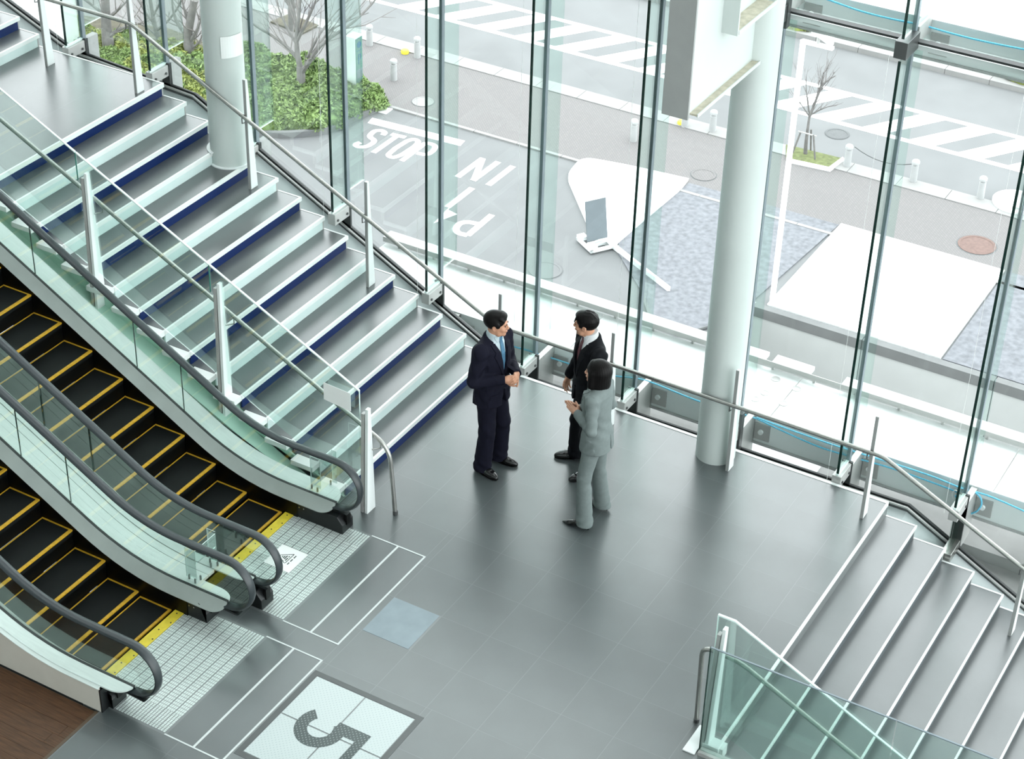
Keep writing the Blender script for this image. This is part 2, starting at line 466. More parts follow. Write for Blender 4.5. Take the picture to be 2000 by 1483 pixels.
ORD = ['first', 'second', 'third', 'fourth', 'fifth', 'sixth', 'seventh', 'eighth', 'ninth', 'tenth', 'eleventh', 'twelfth', 'thirteenth', 'fourteenth', 'fifteenth']
where = {2: 'above the upper stair landing, leftmost in view', 3: 'beside the top of the long stair flight', 4: 'standing just behind the left white column',
         5: 'beside the middle of the long stair flight', 6: 'beside the lower steps of the long stair flight', 7: 'behind the man in the navy suit',
         8: 'behind the grey-suited woman\'s right side', 9: 'standing just behind the right white column', 10: 'at the right end of the landing edge',
         11: 'beside the short flight going down on the right'}
for i, x in enumerate(FINS):
    if i not in where: continue
    zb = max(sillz(x), 0.02 if -7.9 < x < -3.6 else -9)
    if i <= 2: zb = 2.10 if i == 2 else sillz(x) + .1
    if i == 3: zb = 2.10
    if i == 5: zb = 1.10
    if i == 6: zb = 0.52
    if i == 11: zb = 0.09
    lab = 'green-edged glass fin of the window wall ' + where.get(i, 'outside the view')
    t = thing('glass_fin', lab, 'glass fin', (x, YF, zb), 'glass fins of the window wall')
    for (z0, z1) in ((zb + .075, ZT - .06), (ZT + .14, 7.5)):
        MB().box(x - .009, x + .009, 14.09, 14.335, z0, z1).build('fin_pane', 'fin_glass', t)
        MB().box(x - .009, x + .009, 14.385, 14.66, z0 + (.12 if z0 < 3 else 0), z1).build('fin_pane', 'fin_glass', t)
        MB().box(x - .0115, x + .0115, 14.078, 14.09, z0, z1).build('fin_edge', 'glass_edge_dark', t)
    MB().box(x - .017, x + .017, 14.335, 14.385, sillz(x), 7.6).build('mullion', 'mullion', t)
    # clamp shoe at the foot
    s = MB(); s.box(x - .045, x + .045, 14.062, 14.345, zb - .065, zb + .06); s.build('clamp', 'bracket_grey', t, bevel=.004)
    MB().box(x - .014, x + .014, 14.07, 14.335, zb + .06, zb + .078).build('clamp_strip', 'glass_edge_light', t)
    for yy in (14.11, 14.28):
        MB().tube([(x + .044, yy, zb - .02), (x + .056, yy, zb - .02)], .014, 8).build('bolt', 'steel_dark', t)
    MB().box(x - .052, x + .052, 14.325, 14.352, zb - .22, zb + .07).build('clamp_plate', 'gasket', t)
    # outrigger plate to the outer beam
    if x > -10.3:
        MB().box(x - .03, x + .03, 14.39, 14.72, -.55, .0).build('outrigger', 'bracket_grey', t)
    else:
        MB().box(x - .035, x + .035, 14.39, 14.55, zb - .50, zb + .06).build('outrigger', 'concrete_wall', t)
    # clamp at the upper transom
    MB().box(x - .055, x + .055, 14.06, 14.352, ZT - .03, ZT + .12).build('clamp', 'steel_dark' if i >= 9 else 'bracket_grey', t, bevel=.004)
    MB().box(x - .03, x + .03, 14.39, 14.72, ZT - .02, ZT + .14).build('outrigger', 'bracket_grey', t)
    # thin tension wire beside the fin
    MB().tube([(x - .085, 14.05, zb + .0), (x - .085, 14.05, ZT)], .0017, 5).build('tension_wire', 'paper', t)
# second, lower clamp where the glass steps down beside the short flight
x = FINS[11]
t = thing('glass_fin', 'short glass fin below the landing beside the short flight going down', 'glass fin', (x, YF, -.38), 'glass fins of the window wall')
MB().box(x - .05, x + .05, 14.062, 14.345, -.46, -.36).build('clamp', 'steel', t, bevel=.004)
MB().box(x - .052, x + .052, 14.325, 14.352, -.6, .02).build('clamp_plate', 'gasket', t)
MB().box(x - .009, x + .009, 14.10, 14.335, -.36, -.02).build('fin_pane', 'fin_glass', t)

# ---- outer service ledge with its grey beam, at landing level and one level up
def ledge(name, lab, x0, x1, zt, far_rail):
    t = thing(name, lab, 'ledge', ((x0 + x1) / 2, 15.1, zt - .33))
    MB().box(x0, x1, 14.72, 14.74, zt - .33, zt).build('beam_web', 'white_paint', t)
    MB().box(x0, x1, 14.69, 14.82, zt - .345, zt - .33).build('beam_flange', 'bracket_grey', t)
    yfar = 15.52 if far_rail else 16.5  # upper deck drawn out wide to block sky in the floor's reflection
    js = [x0, -7.6, -5.33, -3.05, x1]
    for a, b in zip(js[:-1], js[1:]):
        MB().box(a + .006, b - .006, 14.71, yfar, zt, zt + .012).build('deck_plate', 'concrete_white', t)
    if far_rail:
        for (a, b) in ((x0, -5.75), (-5.66, -5.25), (-4.9, x1)):
            MB().box(a, b, 15.49, 15.64, zt + .07, zt + .115).build('kick_rail', 'concrete_white', t)
        MB().box(x0, x1, 15.482, 15.49, zt + .055, zt + .115).build('rail_face', 'bracket_grey', t)
        x = x0 + .2
        while x < x1:
            MB().box(x - .012, x + .012, 15.50, 15.54, zt + .012, zt + .07).build('rail_foot', 'bracket_grey', t); x += .455
        for cx, cy in ((-5.55, 15.36), (-5.30, 15.31), (-5.54, 15.07), (-5.31, 15.0), (-5.58, 14.92)):
            MB().lathe((cx, cy, zt + .012), [(.048, 0), (.048, .004), (.036, .005), (.034, .003), (.001, .003)], 18).build('bolt_cap', 'bracket_grey', t)
    for x in FINS:
        if x0 < x < x1:
            MB().box(x + .04, x + .20, 14.704, 14.72, zt - .29, zt - .1).build('splice_plate', 'bracket_grey', t)
            MB().tube([(x + .11, 14.68, zt - .19), (x + .11, 14.71, zt - .19)], .026, 12).build('bolt', 'concrete_white', t)
    return t
ledge('service_ledge', 'white service ledge with grey beam outside the window at landing level', -10.4, 2.5, .0, True)
ledge('service_ledge', 'white service ledge with grey beam outside the window at the top right', -14.8, 2.5, 4.44, False)
# lower ledge seen through the slot below the beam
t = thing('lower_ledge', 'pale stepped concrete ledge below the grey outer beam', 'ledge', (-3.8, 15.1, -1.1))
MB().box(-10, 2.5, 14.6, 15.5, -1.1, -1.0).build('ledge_slab', 'pit_stone', t)
MB().box(-10, 2.5, 14.95, 15.5, -1.0, -.87).build('ledge_step', 'pit_stone', t)
MB().box(-6.1, -4.95, 14.7, 15.4, -.87, -.85).build('ledge_cover', 'concrete_white', t)

# ---- blue rope lying along the outer beams
def rope(label, pts, Y, r=.0085):
    P = [ony(px, py, Y) for px, py in pts]
    P = [tuple(p) for p in fillet(P, .2, 4)]
    return MB().tube(P, r, 7).build('rope', 'rope_blue', label=label, cat='rope', group='blue ropes on the outer beams', smooth=True)
rope('blue rope along the outer beam behind the three people', [(960, 668), (996, 675), (1034, 686), (1107, 709), (1180, 733), (1255, 740), (1300, 758), (1360, 783), (1440, 806), (1478, 818)], 14.65)
rope('blue rope sagging along the outer beam right of the right column, upper strand', [(1478, 816), (1530, 835), (1600, 860), (1660, 880), (1740, 904), (1820, 930), (1880, 955), (1905, 962)], 14.65)
rope('blue rope sagging along the outer beam right of the right column, lower strand', [(1478, 818), (1530, 843), (1600, 874), (1650, 889), (1740, 914), (1800, 935), (1860, 957), (1900, 975)], 14.665)
rope('blue rope running off the right picture edge at landing level', [(1895, 958), (1930, 968), (1970, 985), (2010, 1003), (2080, 1040)], 14.65)
rope('blue rope loop hanging beside the rightmost fin clamp', [(1905, 962), (1916, 972), (1918, 986), (1908, 1000), (1895, 1004)], 14.64, .009)
rope('blue knotted rope end below the white hook on the right', [(1866, 968), (1872, 980), (1882, 985), (1890, 970), (1878, 962)], 14.64, .009)
rope('blue rope across the top right corner', [(1560, -20), (1620, 0), (1680, 22), (1740, 37), (1800, 48), (1860, 66), (1930, 83), (2020, 100)], 14.65)
hk = MB().tube([tuple(p) for p in fillet([ony(a, b, 14.62) for a, b in [(1862, 977), (1858, 965), (1866, 957), (1872, 962)]], .05, 4)], .006, 7)
hk.build('rope_hook', 'rope_white', label='small white hook holding the blue rope on the right', cat='hook', smooth=True)
# ================================================================== STAIRS
RUN, RISE = 0.2866, 0.14053
def nx(k): return -8.14 - RUN * (k - 1)
SY0, SY1 = 11.45, 14.04
def flight(ks, xf, zf, t, y0, y1, riser_mat, run, capm=True, dz=-RISE):
    for k in ks:
        x, z = xf(k), zf(k)
        back = x - run - .03
        tr = MB().box(back, x - (.02 if capm else .015), y0, y1 - .02, z - .035, z).build('tread', 'tread_mat', t)
        nh = .040 if capm else .026; n = MB(); n.box(x - (.022 if capm else .016), x, y0 - .004, y1, z - nh, z + .003)
        n.build('nosing', 'nosing', tr)
        MB().box(x - run - .01, x - .022, y1 - .02, y1, z - .035, z + .003).build('side_trim', 'nosing', tr)
        MB().box(x - .03, x - .012, y0 + .01, y1 - .03, z + dz, z - .03).build('riser', riser_mat(k), t)
        MB().box(x - .045, x - .010, y1 - .03, y1 - .012, z + dz, z - .03).build('riser_end', 'bracket_grey', t)
        if capm:
            MB().box(x - .25, x - .004, y0 - .115, y0 - .005, z - .05, z + .001).build('end_cap', 'nosing', t)
stair = thing('staircase', 'long grey staircase with alternate blue and white risers and white nosings', 'staircase', (-10.1, 12.75, 0))
flight(range(1, 15), nx, lambda k: RISE * k, stair, SY0, SY1, lambda k: 'riser_blue' if k % 2 else 'riser_white', RUN)
# upper landing and the steps above it
LZ = 2.108
ld = MB().box(-13.87, -12.175, SY0, SY1 - .02, LZ - .06, LZ - .0002).build('landing_slab', 'grout', stair)
n0 = MB(); n0.box(-12.175, -12.153, SY0 - .004, SY1, LZ - .046, LZ + .003); n0.build('nosing', 'nosing', ld)
MB().box(-13.85, -12.175, SY1 - .02, SY1, LZ - .06, LZ + .003).build('side_trim', 'nosing', ld)
for i in range(4):
    for j in range(6):
        x1 = -12.18 - i * .48; x0 = max(x1 - .48, -13.87); y1 = SY1 - .022 - j * .499; y0 = max(y1 - .499, SY0)
        if x1 - x0 < .03 or y1 - y0 < .03: continue
        MB().box(x0 + .0022, x1 - .0022, y0 + .0022, y1 - .0022, LZ - .02, LZ).build('tile', 'tread_mat', ld)
MB().box(-12.183, -12.165, SY0 + .01, SY1 - .03, LZ - RISE, LZ - .035).build('riser', 'riser_blue', stair)
MB().box(-12.198, -12.163, SY1 - .03, SY1 - .012, LZ - RISE, LZ - .035).build('riser_end', 'bracket_grey', stair)
UX = [-13.837, -14.094, -14.37, -14.65, -14.93]
flight(range(16, 21), lambda k: UX[k - 16], lambda k: LZ + .1385 * (k - 15), stair, SY0, SY1, lambda k: 'riser_blue' if k % 2 else 'riser_white', .28)
# stringers below the steps
def stringer(y0, y1, up, dn, m):
    a = (nx(1) + .12, y0, -.0); 
    P = [(nx(1) + .0, y0, 0.0), (nx(1) - .3, y0, 0.0), (nx(15), y0, LZ - dn), (-13.9, y0, LZ - dn), (-15.2, y0, LZ + .6 - dn), (-15.2, y0, LZ + .6 - up), (-13.85, y0, LZ - up), (nx(15), y0, LZ - up), (nx(1), y0, RISE - up + .05)]
    return MB().prism(P, (0, y1 - y0, 0)).build('stringer', m, stair)
mat('stringer_shade_tint', rgb(176, 210, 194), rough=.5, var=.05)  # green glass cast and shade put into the white stringer's colour
stringer(11.43, 11.52, .20, .62, 'stringer_shade_tint')
stringer(11.265, 11.43, .30, .62, 'stringer_shade_tint')
stringer(13.93, 14.0, .34, .62, 'riser_white')

# ---- short flight going down on the right
st2 = thing('staircase', 'short grey flight of steps with white nosings going down at the lower right', 'staircase', (-2.3, 12.2, -1.5))
flight(range(1, 13), lambda k: -3.827 + .3015 * k, lambda k: -.1425 * k, st2, 10.36, SY1, lambda k: 'riser_shadow', .3015, capm=False, dz=-.1425)
n0 = MB(); n0.box(-3.845, -3.827, 10.33, SY1, -.03, .003); n0.build('nosing', 'nosing', st2)
MB().box(-3.872, -3.857, 10.36, SY1 - .03, -.1425, -.035).build('riser', 'riser_shadow', st2)
MB().prism([(-3.9, 10.36, -.2), (-3.9, 10.36, -.6), (-.05, 10.36, -2.4), (-.05, 10.36, -2.0)], (0, -.07, 0)).build('stringer', 'riser_white', st2)
MB().prism([(-3.9, SY1 - .1, -.2), (-3.9, SY1 - .1, -.6), (-.05, SY1 - .1, -2.4), (-.05, SY1 - .1, -2.0)], (0, .07, 0)).build('stringer', 'riser_white', st2)
MB().box(-3.905, -3.77, 10.27, 10.36, -.055, .05).build('end_cap', 'nosing', st2)

# ---- steel handrail on tapered posts along the window
hr = thing('handrail', 'brushed steel handrail on tapered white posts along the window wall', 'handrail', (-7.8, 13.7, 0))
path = [(-15.5, 13.66, 3.71), (-13.95, 13.66, 2.91), (-12.2, 13.66, 2.905), (-7.87, 13.66, .785), (-3.84, 13.66, .765), (-1.2, 13.66, -.50)]
MB().tube([tuple(p) for p in fillet(path, .06, 5)], .0205, 12).build('rail', 'steel', hr, smooth=True)
for (x, zb, h) in ((-13.44, LZ, 1.15), (-12.231, LZ, 1.15), (-10.82, RISE * 10, 1.22), (-9.39, RISE * 5, 1.2), (-7.84, 0, 1.13),
                   (-6.6, 0, 1.11), (-5.318, 0, 1.145), (-3.96, 0, 1.14), (-2.43, -.1425 * 5, 1.15)):
    p = MB(); p.quadbox([(x - .017, 13.69, zb), (x + .017, 13.69, zb), (x + .017, 13.80, zb), (x - .017, 13.80, zb),
                         (x - .017, 13.69, zb + h), (x + .017, 13.69, zb + h), (x + .017, 13.722, zb + h), (x - .017, 13.722, zb + h)])
    po = p.build('post', 'white_paint', hr, bevel=.003)
    MB().box(x - .0155, x + .0155, 13.683, 13.69, zb, zb + h).build('post_edge_shade', 'beam_grey', po)  # grey strip paints the shaded near edge of the white post
    zr = float(np.interp(x, [q[0] for q in path], [q[2] for q in path]))
    MB().tube([(x - .03, 13.66, zr - .015), (x - .03, 13.66, zr - .075), (x - .03, 13.70, zr - .085)], .006, 6).build('rail_bracket', 'steel_dark', hr)

# ---- glass balustrade on the escalator side of the long flight
bl = thing('glass_balustrade', 'glass balustrade with white posts and rail between staircase and escalator', 'balustrade', (-9.9, 11.4, 0))
def topz(x): return 1.28 + .4905 * (-7.93 - x) if x > -12.2 else 1.28 + .4905 * 4.27
YB = 11.40
seams = [(-14.6, -12.2), (-12.19, -10.975), (-10.965, -9.525), (-9.515, -7.93)]
for a, b in seams:
    lo = 1.16
    bz = max(topz(b) - lo, 0.03) if b > -7.95 else topz(b) - lo
    g = MB().prism([(a, YB - .006, topz(a) - lo), (b, YB - .006, bz), (b, YB - .006, topz(b)), (a, YB - .006, topz(a))], (0, .012, 0)).build('glass_panel', 'stair_glass', bl)
    MB().prism([(a, YB - .009, topz(a)), (b, YB - .009, topz(b)), (b, YB - .009, topz(b) + .013), (a, YB - .009, topz(a) + .013)], (0, .018, 0)).build('top_edge', 'glass_edge_light', g)
    MB().box(b - .004, b, YB - .007, YB + .007, topz(b) - .28, topz(b)).build('end_edge', 'glass_edge_teal' if b < -8 else 'glass_edge_light', g)
for (x, z0, z1) in ((-10.885, 1.16, 2.60), (-9.44, .42, 1.91), (-7.865, 0.0, 1.13)):
    for (dx, zz, m) in ((-.022, z1 - .06, 'bracket_grey'), (.022, z1, 'white_paint')):
        p = MB(); p.quadbox([(x + dx - .016, 11.33, z0), (x + dx + .016, 11.33, z0), (x + dx + .016, 11.465, z0), (x + dx - .016, 11.465, z0),
                             (x + dx - .016, 11.375, zz), (x + dx + .016, 11.375, zz), (x + dx + .016, 11.42, zz), (x + dx - .016, 11.42, zz)])
        p.build('post', m, bl, bevel=.003)
    zr = .80 + .495 * (-7.85 - x)
    MB().tube([(x + .04, 11.42, zr - .13), (x + .1, 11.47, zr - .12), (x + .1, 11.47, zr - .05)], .007, 6).build('rail_bracket', 'steel', bl, smooth=True)
rp = [(-14.5, 11.47, 2.96), (-12.2, 11.47, 2.955), (-7.67, 11.47, .725), (-7.615, 11.47, .0)]
MB().tube([tuple(p) for p in fillet(rp, [.2, .16], 8)], .021, 12).build('rail', 'steel', bl, smooth=True)
MB().lathe((-7.615, 11.47, 0), [(.0245, 0), (.0245, .04), (.021, .042)], 14).build('rail_ferrule', 'steel_dark', bl)
# white notice sheet hanging on that balustrade
q = [ony(px, py, 11.37) for px, py in ((632.5, 780), (685, 804), (684, 769), (631.4, 747))]
MB().prism(q, (0, .004, 0)).build('notice_sheet', 'paper', label='blank white notice sheet hung on the staircase balustrade', cat='notice')

# ---- glass guards at the lower right corner
b2 = thing('glass_balustrade', 'green-tinted glass balustrade with white posts at the lower right corner', 'balustrade', (-2.5, 10.35, 0))
def tz2(x): return 1.20 if x < -3.86 else 1.20 - .4726 * (x + 3.86)
xs = [-4.0, -3.86, -2.47]
P = [(-4.0, 10.45, .03), (-3.83, 10.45, .03), (-.9, 10.45, tz2(-.9) - 1.1), (-.9, 10.45, tz2(-.9)), (-3.86, 10.45, 1.20), (-4.0, 10.45, 1.20)]
g = MB().prism(P, (0, .012, 0)).build('glass_panel', 'stair_glass', b2)
MB().slab([(-4.003, 10.446, 1.20), (-3.86, 10.446, 1.20), (-.9, 10.446, tz2(-.9))], [(-4.003, 10.466, 1.20), (-3.86, 10.466, 1.20), (-.9, 10.466, tz2(-.9))], (0, 0, .014)).build('top_edge', 'glass_edge_light', g)
MB().box(-4.006, -4.0, 10.448, 10.464, .03, 1.20).build('end_edge', 'glass_edge_light', g)
for (a, b) in ((-3.935, -2.456), (-2.448, -.97), (-.962, .5)):
    g = MB().box(a, b, 10.194, 10.206, .035, 1.10).build('glass_panel', 'guard_glass', b2)
    MB().box(a, b, 10.193, 10.207, 1.10, 1.108).build('top_edge', 'mullion', g)
    if a < -3: MB().box(a - .005, a, 10.192, 10.208, .035, 1.108).build('end_edge', 'glass_edge_dark', g)
    MB().box(a, b - .003, 10.165, 10.235, -.06, .035).build('base_shoe', 'bracket_grey', b2)
for dx, zz, m in ((-.02, 1.10, 'bracket_grey'), (.02, 1.17, 'white_paint')):
    x = -3.925
    p = MB(); p.quadbox([(x + dx - .015, 10.25, .0), (x + dx + .015, 10.25, .0), (x + dx + .015, 10.38, .0), (x + dx - .015, 10.38, .0),
                         (x + dx - .015, 10.36, zz), (x + dx + .015, 10.36, zz), (x + dx + .015, 10.41, zz), (x + dx - .015, 10.41, zz)])
    p.build('post', m, b2, bevel=.003)
MB().box(-4.06, -3.955, 10.15, 10.47, 0, .014).build('base_plate', 'white_paint', b2, bevel=.003)
MB().box(-3.94, -3.80, 10.25, 10.36, .004, .06).build('clamp_block', 'white_paint', b2, bevel=.004)
rp = [(-4.105, 10.5, 0), (-4.12, 10.5, .80), (-3.80, 10.5, .785), (-.9, 10.5, -.585)]
MB().tube([tuple(p) for p in fillet(rp, [.10, .1], 8)], .02, 12).build('rail', 'steel', b2, smooth=True)
MB().lathe((-4.105, 10.5, 0), [(.024, 0), (.024, .035), (.02, .037)], 14).build('rail_ferrule', 'steel_dark', b2)

# ================================================================== COLUMNS
def column(x, y, r, z0, label):
    t = thing('column', label, 'column', (x, y, z0))
    MB().lathe((x, y, z0), [(r, 0), (r, 17 - z0)], 48).build('shaft', 'column_paint', t, smooth=True)
    return t
c1 = column(-11.21, 13.885, .20, RISE * 11, 'round white column rising through the long stair flight at the left')
MB().lathe((-11.21, 13.885, RISE * 11), [(.225, 0), (.225, .012), (.20, .014)], 40).build('foot_collar', 'white_paint', c1)
ca = [(-11.21 + .235 * math.cos(a), 13.885 + .235 * math.sin(a), RISE * 12) for a in np.linspace(math.radians(105), math.radians(255), 20)]
MB().prism(ca, (0, 0, .012)).build('foot_collar', 'white_paint', c1)
zc = ony(443, 98, 13.70)[2]
a0 = math.atan2(-13.885, 11.21)
def arc_patch(name, cx, cy, r, a, b, z0, z1, m, **kw):
    n = 10; A = []; B = []
    for i in range(n + 1):
        t = a + (b - a) * i / n
        A.append((cx + r * math.cos(t), cy + r * math.sin(t), z0 + .0 * i)); B.append((cx + r * math.cos(t), cy + r * math.sin(t), z1))
    return MB().strip(A, B).strip([tuple(np.array(p) + np.array([(p[0] - cx) * .02, (p[1] - cy) * .02, 0])) for p in A],
                                  [tuple(np.array(p) + np.array([(p[0] - cx) * .02, (p[1] - cy) * .02, 0])) for p in B]).build(name, m, **kw)
arc_patch('notice_sheet', -11.21, 13.885, .206, a0 - .12, a0 + 1.1, zc - .115, zc + .115, 'paper', label='white paper sheet wrapped around the left white column', cat='notice')

c2 = column(-5.53, 13.88, .19, 0.0, 'round white column standing on the landing, carrying a white box beam')
# box beam running from the column towards the hall, with its lower flange, shelf and stiffener
MB().box(-5.715, -5.50, 12.50, 13.72, 4.16, 6.6).build('beam_web', 'column_paint', c2)
MB().box(-5.722, -5.495, 12.475, 12.50, 4.13, 6.6).build('beam_end', 'beam_grey', c2)
MB().box(-5.50, -5.435, 12.52, 13.72, 4.16, 4.175).build('beam_flange', 'dirty_ledge', c2)
MB().box(-5.437, -5.429, 12.52, 13.72, 4.15, 4.18).build('flange_lip', 'column_paint', c2)
MB().box(-5.50, -5.36, 13.02, 13.72, 4.70, 4.715).build('beam_shelf', 'dirty_ledge', c2)
MB().box(-5.362, -5.354, 13.02, 13.76, 4.685, 4.72).build('shelf_lip', 'column_paint', c2)
MB().box(-5.50, -5.36, 13.0, 13.02, 4.68, 6.6).build('stiffener', 'column_paint', c2)
for (z, h) in ((-.02, .16), (4.42, .20)):
    MB().box(-5.56, -5.47, 13.98, 14.28, z, z + h).build('window_arm', 'white_paint', c2)
    MB().box(-5.585, -5.445, 14.26, 14.33, z - .16, z + h + .12).build('arm_plate', 'steel_dark', c2)
# ================================================================== ESCALATORS
GPATH = [tuple(p) for p in fillet([(-15.2, .813 + .558 * (15.2 - 9.992)), (-9.005, .265), (-7.9, .265)], .52, 14)]
def gz(x): return float(np.interp(x, [p[0] for p in GPATH], [p[1] for p in GPATH]))
RTOP = [tuple(p) for p in fillet([(-15.2, 1.385 + .56 * (15.2 - 9.935)), (-8.81, .755), (-7.98, .755)], .55, 14)]
NEW_C, NEW_R = (-7.955, .475), .252
def rail_path(y):
    P = [(x, y, z - .028) for x, z in RTOP[:-1]]
    for i in range(19):
        a = math.pi / 2 - math.pi * i / 18
        P.append((NEW_C[0] + NEW_R * math.cos(a), y, NEW_C[1] + NEW_R * math.sin(a) * 1.0))
    P += [(-8.06, y, .212), (-8.16, y, .222)]
    return P
def rz(x): return float(np.interp(x, [p[0] for p in RTOP], [p[1] for p in RTOP])) - .05
def xs_range(a, b, step=.1):
    n = max(2, int((b - a) / step) + 1); return list(np.linspace(a, b, n))
def balustrade(par, yr, sgn, y_out, seams, boxend=-7.85):
    """yr: rail plane; sgn: +1 if the steps lie at larger y, -1 if smaller; y_out: outer deck limit."""
    MB().tube(rail_path(yr), .043, 14, up=(0, 0, 1), sx=.46, sy=1.0).build('handrail', 'handrail_rubber', par, smooth=True)
    edges = [-15.2] + seams + [-8.0]
    for a, b in zip(edges[:-1], edges[1:]):
        X = xs_range(a + .002, b - .002)
        lo = [(x, yr - .005, gz(x) - .02) for x in X]; hi = [(x, yr - .005, rz(x)) for x in X]
        poly = lo + hi[::-1]
        if b == -8.0:
            arc = [(NEW_C[0] + .235 * math.cos(t), yr - .005, NEW_C[1] + .235 * math.sin(t)) for t in np.linspace(math.pi / 2, -math.pi / 2, 15)]
            poly = lo + arc[::-1] + hi[::-1]
        g = MB().prism(poly, (0, .010, 0)).build('glass_panel', 'rail_glass', par)
        if a > -15: MB().box(a - .0015, a + .0015, yr - .006, yr + .006, gz(a), rz(a)).build('seam', 'glass_edge_dark', g)
    # inner deck (sloping grey band) and dark gasket
    X = xs_range(-15.2, -8.13, .12); Xn = list(np.linspace(-8.13, -7.97, 9))
    def taper(x): return 1.0 if x <= -8.13 else math.sqrt(max(0.0, 1 - ((x + 8.13) / .162) ** 2))
    XX = X + Xn[1:]
    A = [(x, yr + sgn * .012, gz(x)) for x in XX]; B = [(x, yr + sgn * (.012 + .085 * taper(x)), gz(x) - .012 - .088 * taper(x)) for x in XX]
    MB().slab(A, B, (0, sgn * -.006, -.012)).build('inner_deck', 'deck_inner_shade', par)
    A = [(x, yr - .012, gz(x) + .004) for x in XX]; B = [(x, yr + .012, gz(x) + .004) for x in XX]
    MB().slab(A, B, (0, 0, -.02)).build('glass_gasket', 'gasket', par)
    # black skirt beside the steps
    ys = yr + sgn * .092
    X2 = xs_range(-15.2, -8.34, .15)
    A = [(x, ys, gz(x) - .100) for x in X2]; B = [(x, ys, min(gz(x) - .5, -.12)) if gz(x) < .5 else (x, ys, gz(x) - .75) for x in X2]
    MB().slab(A, B, (0, -sgn * .012, 0)).build('skirt', 'black_skirt', par)
    # outer deck
    w = abs(y_out - yr)
    A = [(x, yr - sgn * .012, gz(x) + .002) for x in XX]; B = [(x, yr - sgn * (.012 + (w - .012) * taper(x)), gz(x) + .002) for x in XX]
    MB().slab(A, B, (0, 0, -.014)).build('outer_deck', 'deck_steel', par)
    # black newel base below the turning handrail
    ya, yb = sorted((yr - .085, yr + .085))
    nb = MB(); nb.prism([(-8.62, ya, 0), (boxend, ya, 0), (boxend, ya, .10), (boxend - .06, ya, .175), (-8.16, ya, .150), (-8.62, ya, .150)], (0, yb - ya, 0))
    o = nb.build('newel_base', 'black_plastic', par, bevel=.006)
    MB().box(boxend - .02, boxend + .012, yr - .03, yr + .03, .08, .19).build('rail_inlet', 'black_skirt', o)
    MB().prism([(-8.3, yr - .03, .195), (-7.86, yr - .03, .175), (-7.84, yr - .03, .19), (-8.3, yr - .03, .235)], (0, .06, 0)).build('inlet_cover', 'black_plastic', o)
    for k in range(4):
        MB().tube([(-8.42 + .05 * k, yr + sgn * .085, .12), (-8.42 + .05 * k, yr + sgn * .088, .12)], .007, 7).build('screw', 'steel', o)

def escalator(label, y_far, y_near, phase, zphase, far_out, near_out, boxends, sfar, snear):
    t = thing('escalator', label, 'escalator', (-10.5, (y_far + y_near) / 2, 0))
    balustrade(t, y_far, -1, far_out, sfar, boxend=boxends[0])
    balustrade(t, y_near, +1, near_out, snear, boxend=boxends[1])
    y0, y1 = y_near + .094, y_far - .094
    run, rise = .3425, .1905
    base = None
    for k in range(-1, 17):
        x = phase - run * k if k >= 0 else -8.515
        z = zphase + rise * k if k > 0 else (zphase if k == 0 else -.012)
        d = run if k >= 0 else x - phase - .01
        if base is None or k == 0:
            s = MB().box(x - d + .004, x, y0, y1, z - .05, z).build('step', 'step_black', t)
            for (a, b, c, e) in ((x - .024, x + .002, y0, y1), (x - d + .006, x - d + .017, y0 + .02, y1 - .02),
                                 (x - d + .006, x - .024, y1 - .016, y1), (x - d + .006, x - .024, y0, y0 + .016)):
                MB().box(a, b, c, e, z - .012, z + .0035).build('yellow_line', 'step_yellow', s)
            r = MB().box(x - .02, x - .004, y0, y1, z - rise, z - .05).build('step_riser', 'black_skirt', s)
            base = (s, Vector((x, 0, z)))
        else:
            s0, o0 = base
            s = s0.copy(); COL.objects.link(s); off = Vector((x, 0, z)) - o0
            s.location = s0.location + off; WLOC[s.name] = WLOC[s0.name] + off
            for ch in list(s0.children):
                c = ch.copy(); COL.objects.link(c); c.parent = s; WLOC[c.name] = WLOC[ch.name] + off
    # comb plate
    cp = MB().box(-8.475, -8.385, y0 - .03, y1 + .03, -.03, .008).build('comb_plate', 'comb_yellow', t)
    n = 9
    for i in range(n):
        yy = y0 + .03 + (y1 - y0 - .06) * i / (n - 1)
        MB().lathe((-8.42 + (.02 if i % 2 else -.012), yy, .008), [(.0075, 0), (.0075, .0015)], 8).build('screw', 'gasket', cp)
    MB().box(-15, -8.38, y0 - .02, y1 + .02, -.5, -.26).build('pit_floor', 'black_skirt', t)
    # floor plate: strips of small raised cells
    yb0, yb1 = (9.755, 11.08) if y_far > 10 else (8.175, 9.495)
    fp = MB().box(-8.385, -7.622, yb0, yb1, -.03, -.004).build('floor_plate', 'grate_gap', t)
    nst = 9; wst = (8.385 - 7.622) / nst
    for i in range(nst):
        xa = -8.385 + wst * i
        s = MB(); ny = 37; wy = (yb1 - yb0) / ny
        for j in range(ny):
            ya = yb0 + wy * j
            fine = (i >= nst - 2 and j > ny - 6) or (j < 6)
            if fine:
                for q in range(3):
                    s.box(xa + .003 + q * (wst - .004) / 3, xa + .003 + (q + .7) * (wst - .004) / 3, ya + .003, ya + wy * .48, -.006, 0.001)
                    s.box(xa + .003 + q * (wst - .004) / 3, xa + .003 + (q + .7) * (wst - .004) / 3, ya + wy * .55, ya + wy - .001, -.006, 0.001)
            else:
                for q in range(4):
                    s.box(xa + .005 + q * (wst - .008) / 4, xa + .005 + (q + .80) * (wst - .008) / 4, ya + .003, ya + wy - .002, -.006, 0.001)
        s.build('plate_strip', 'grate_rib', fp)
    return t
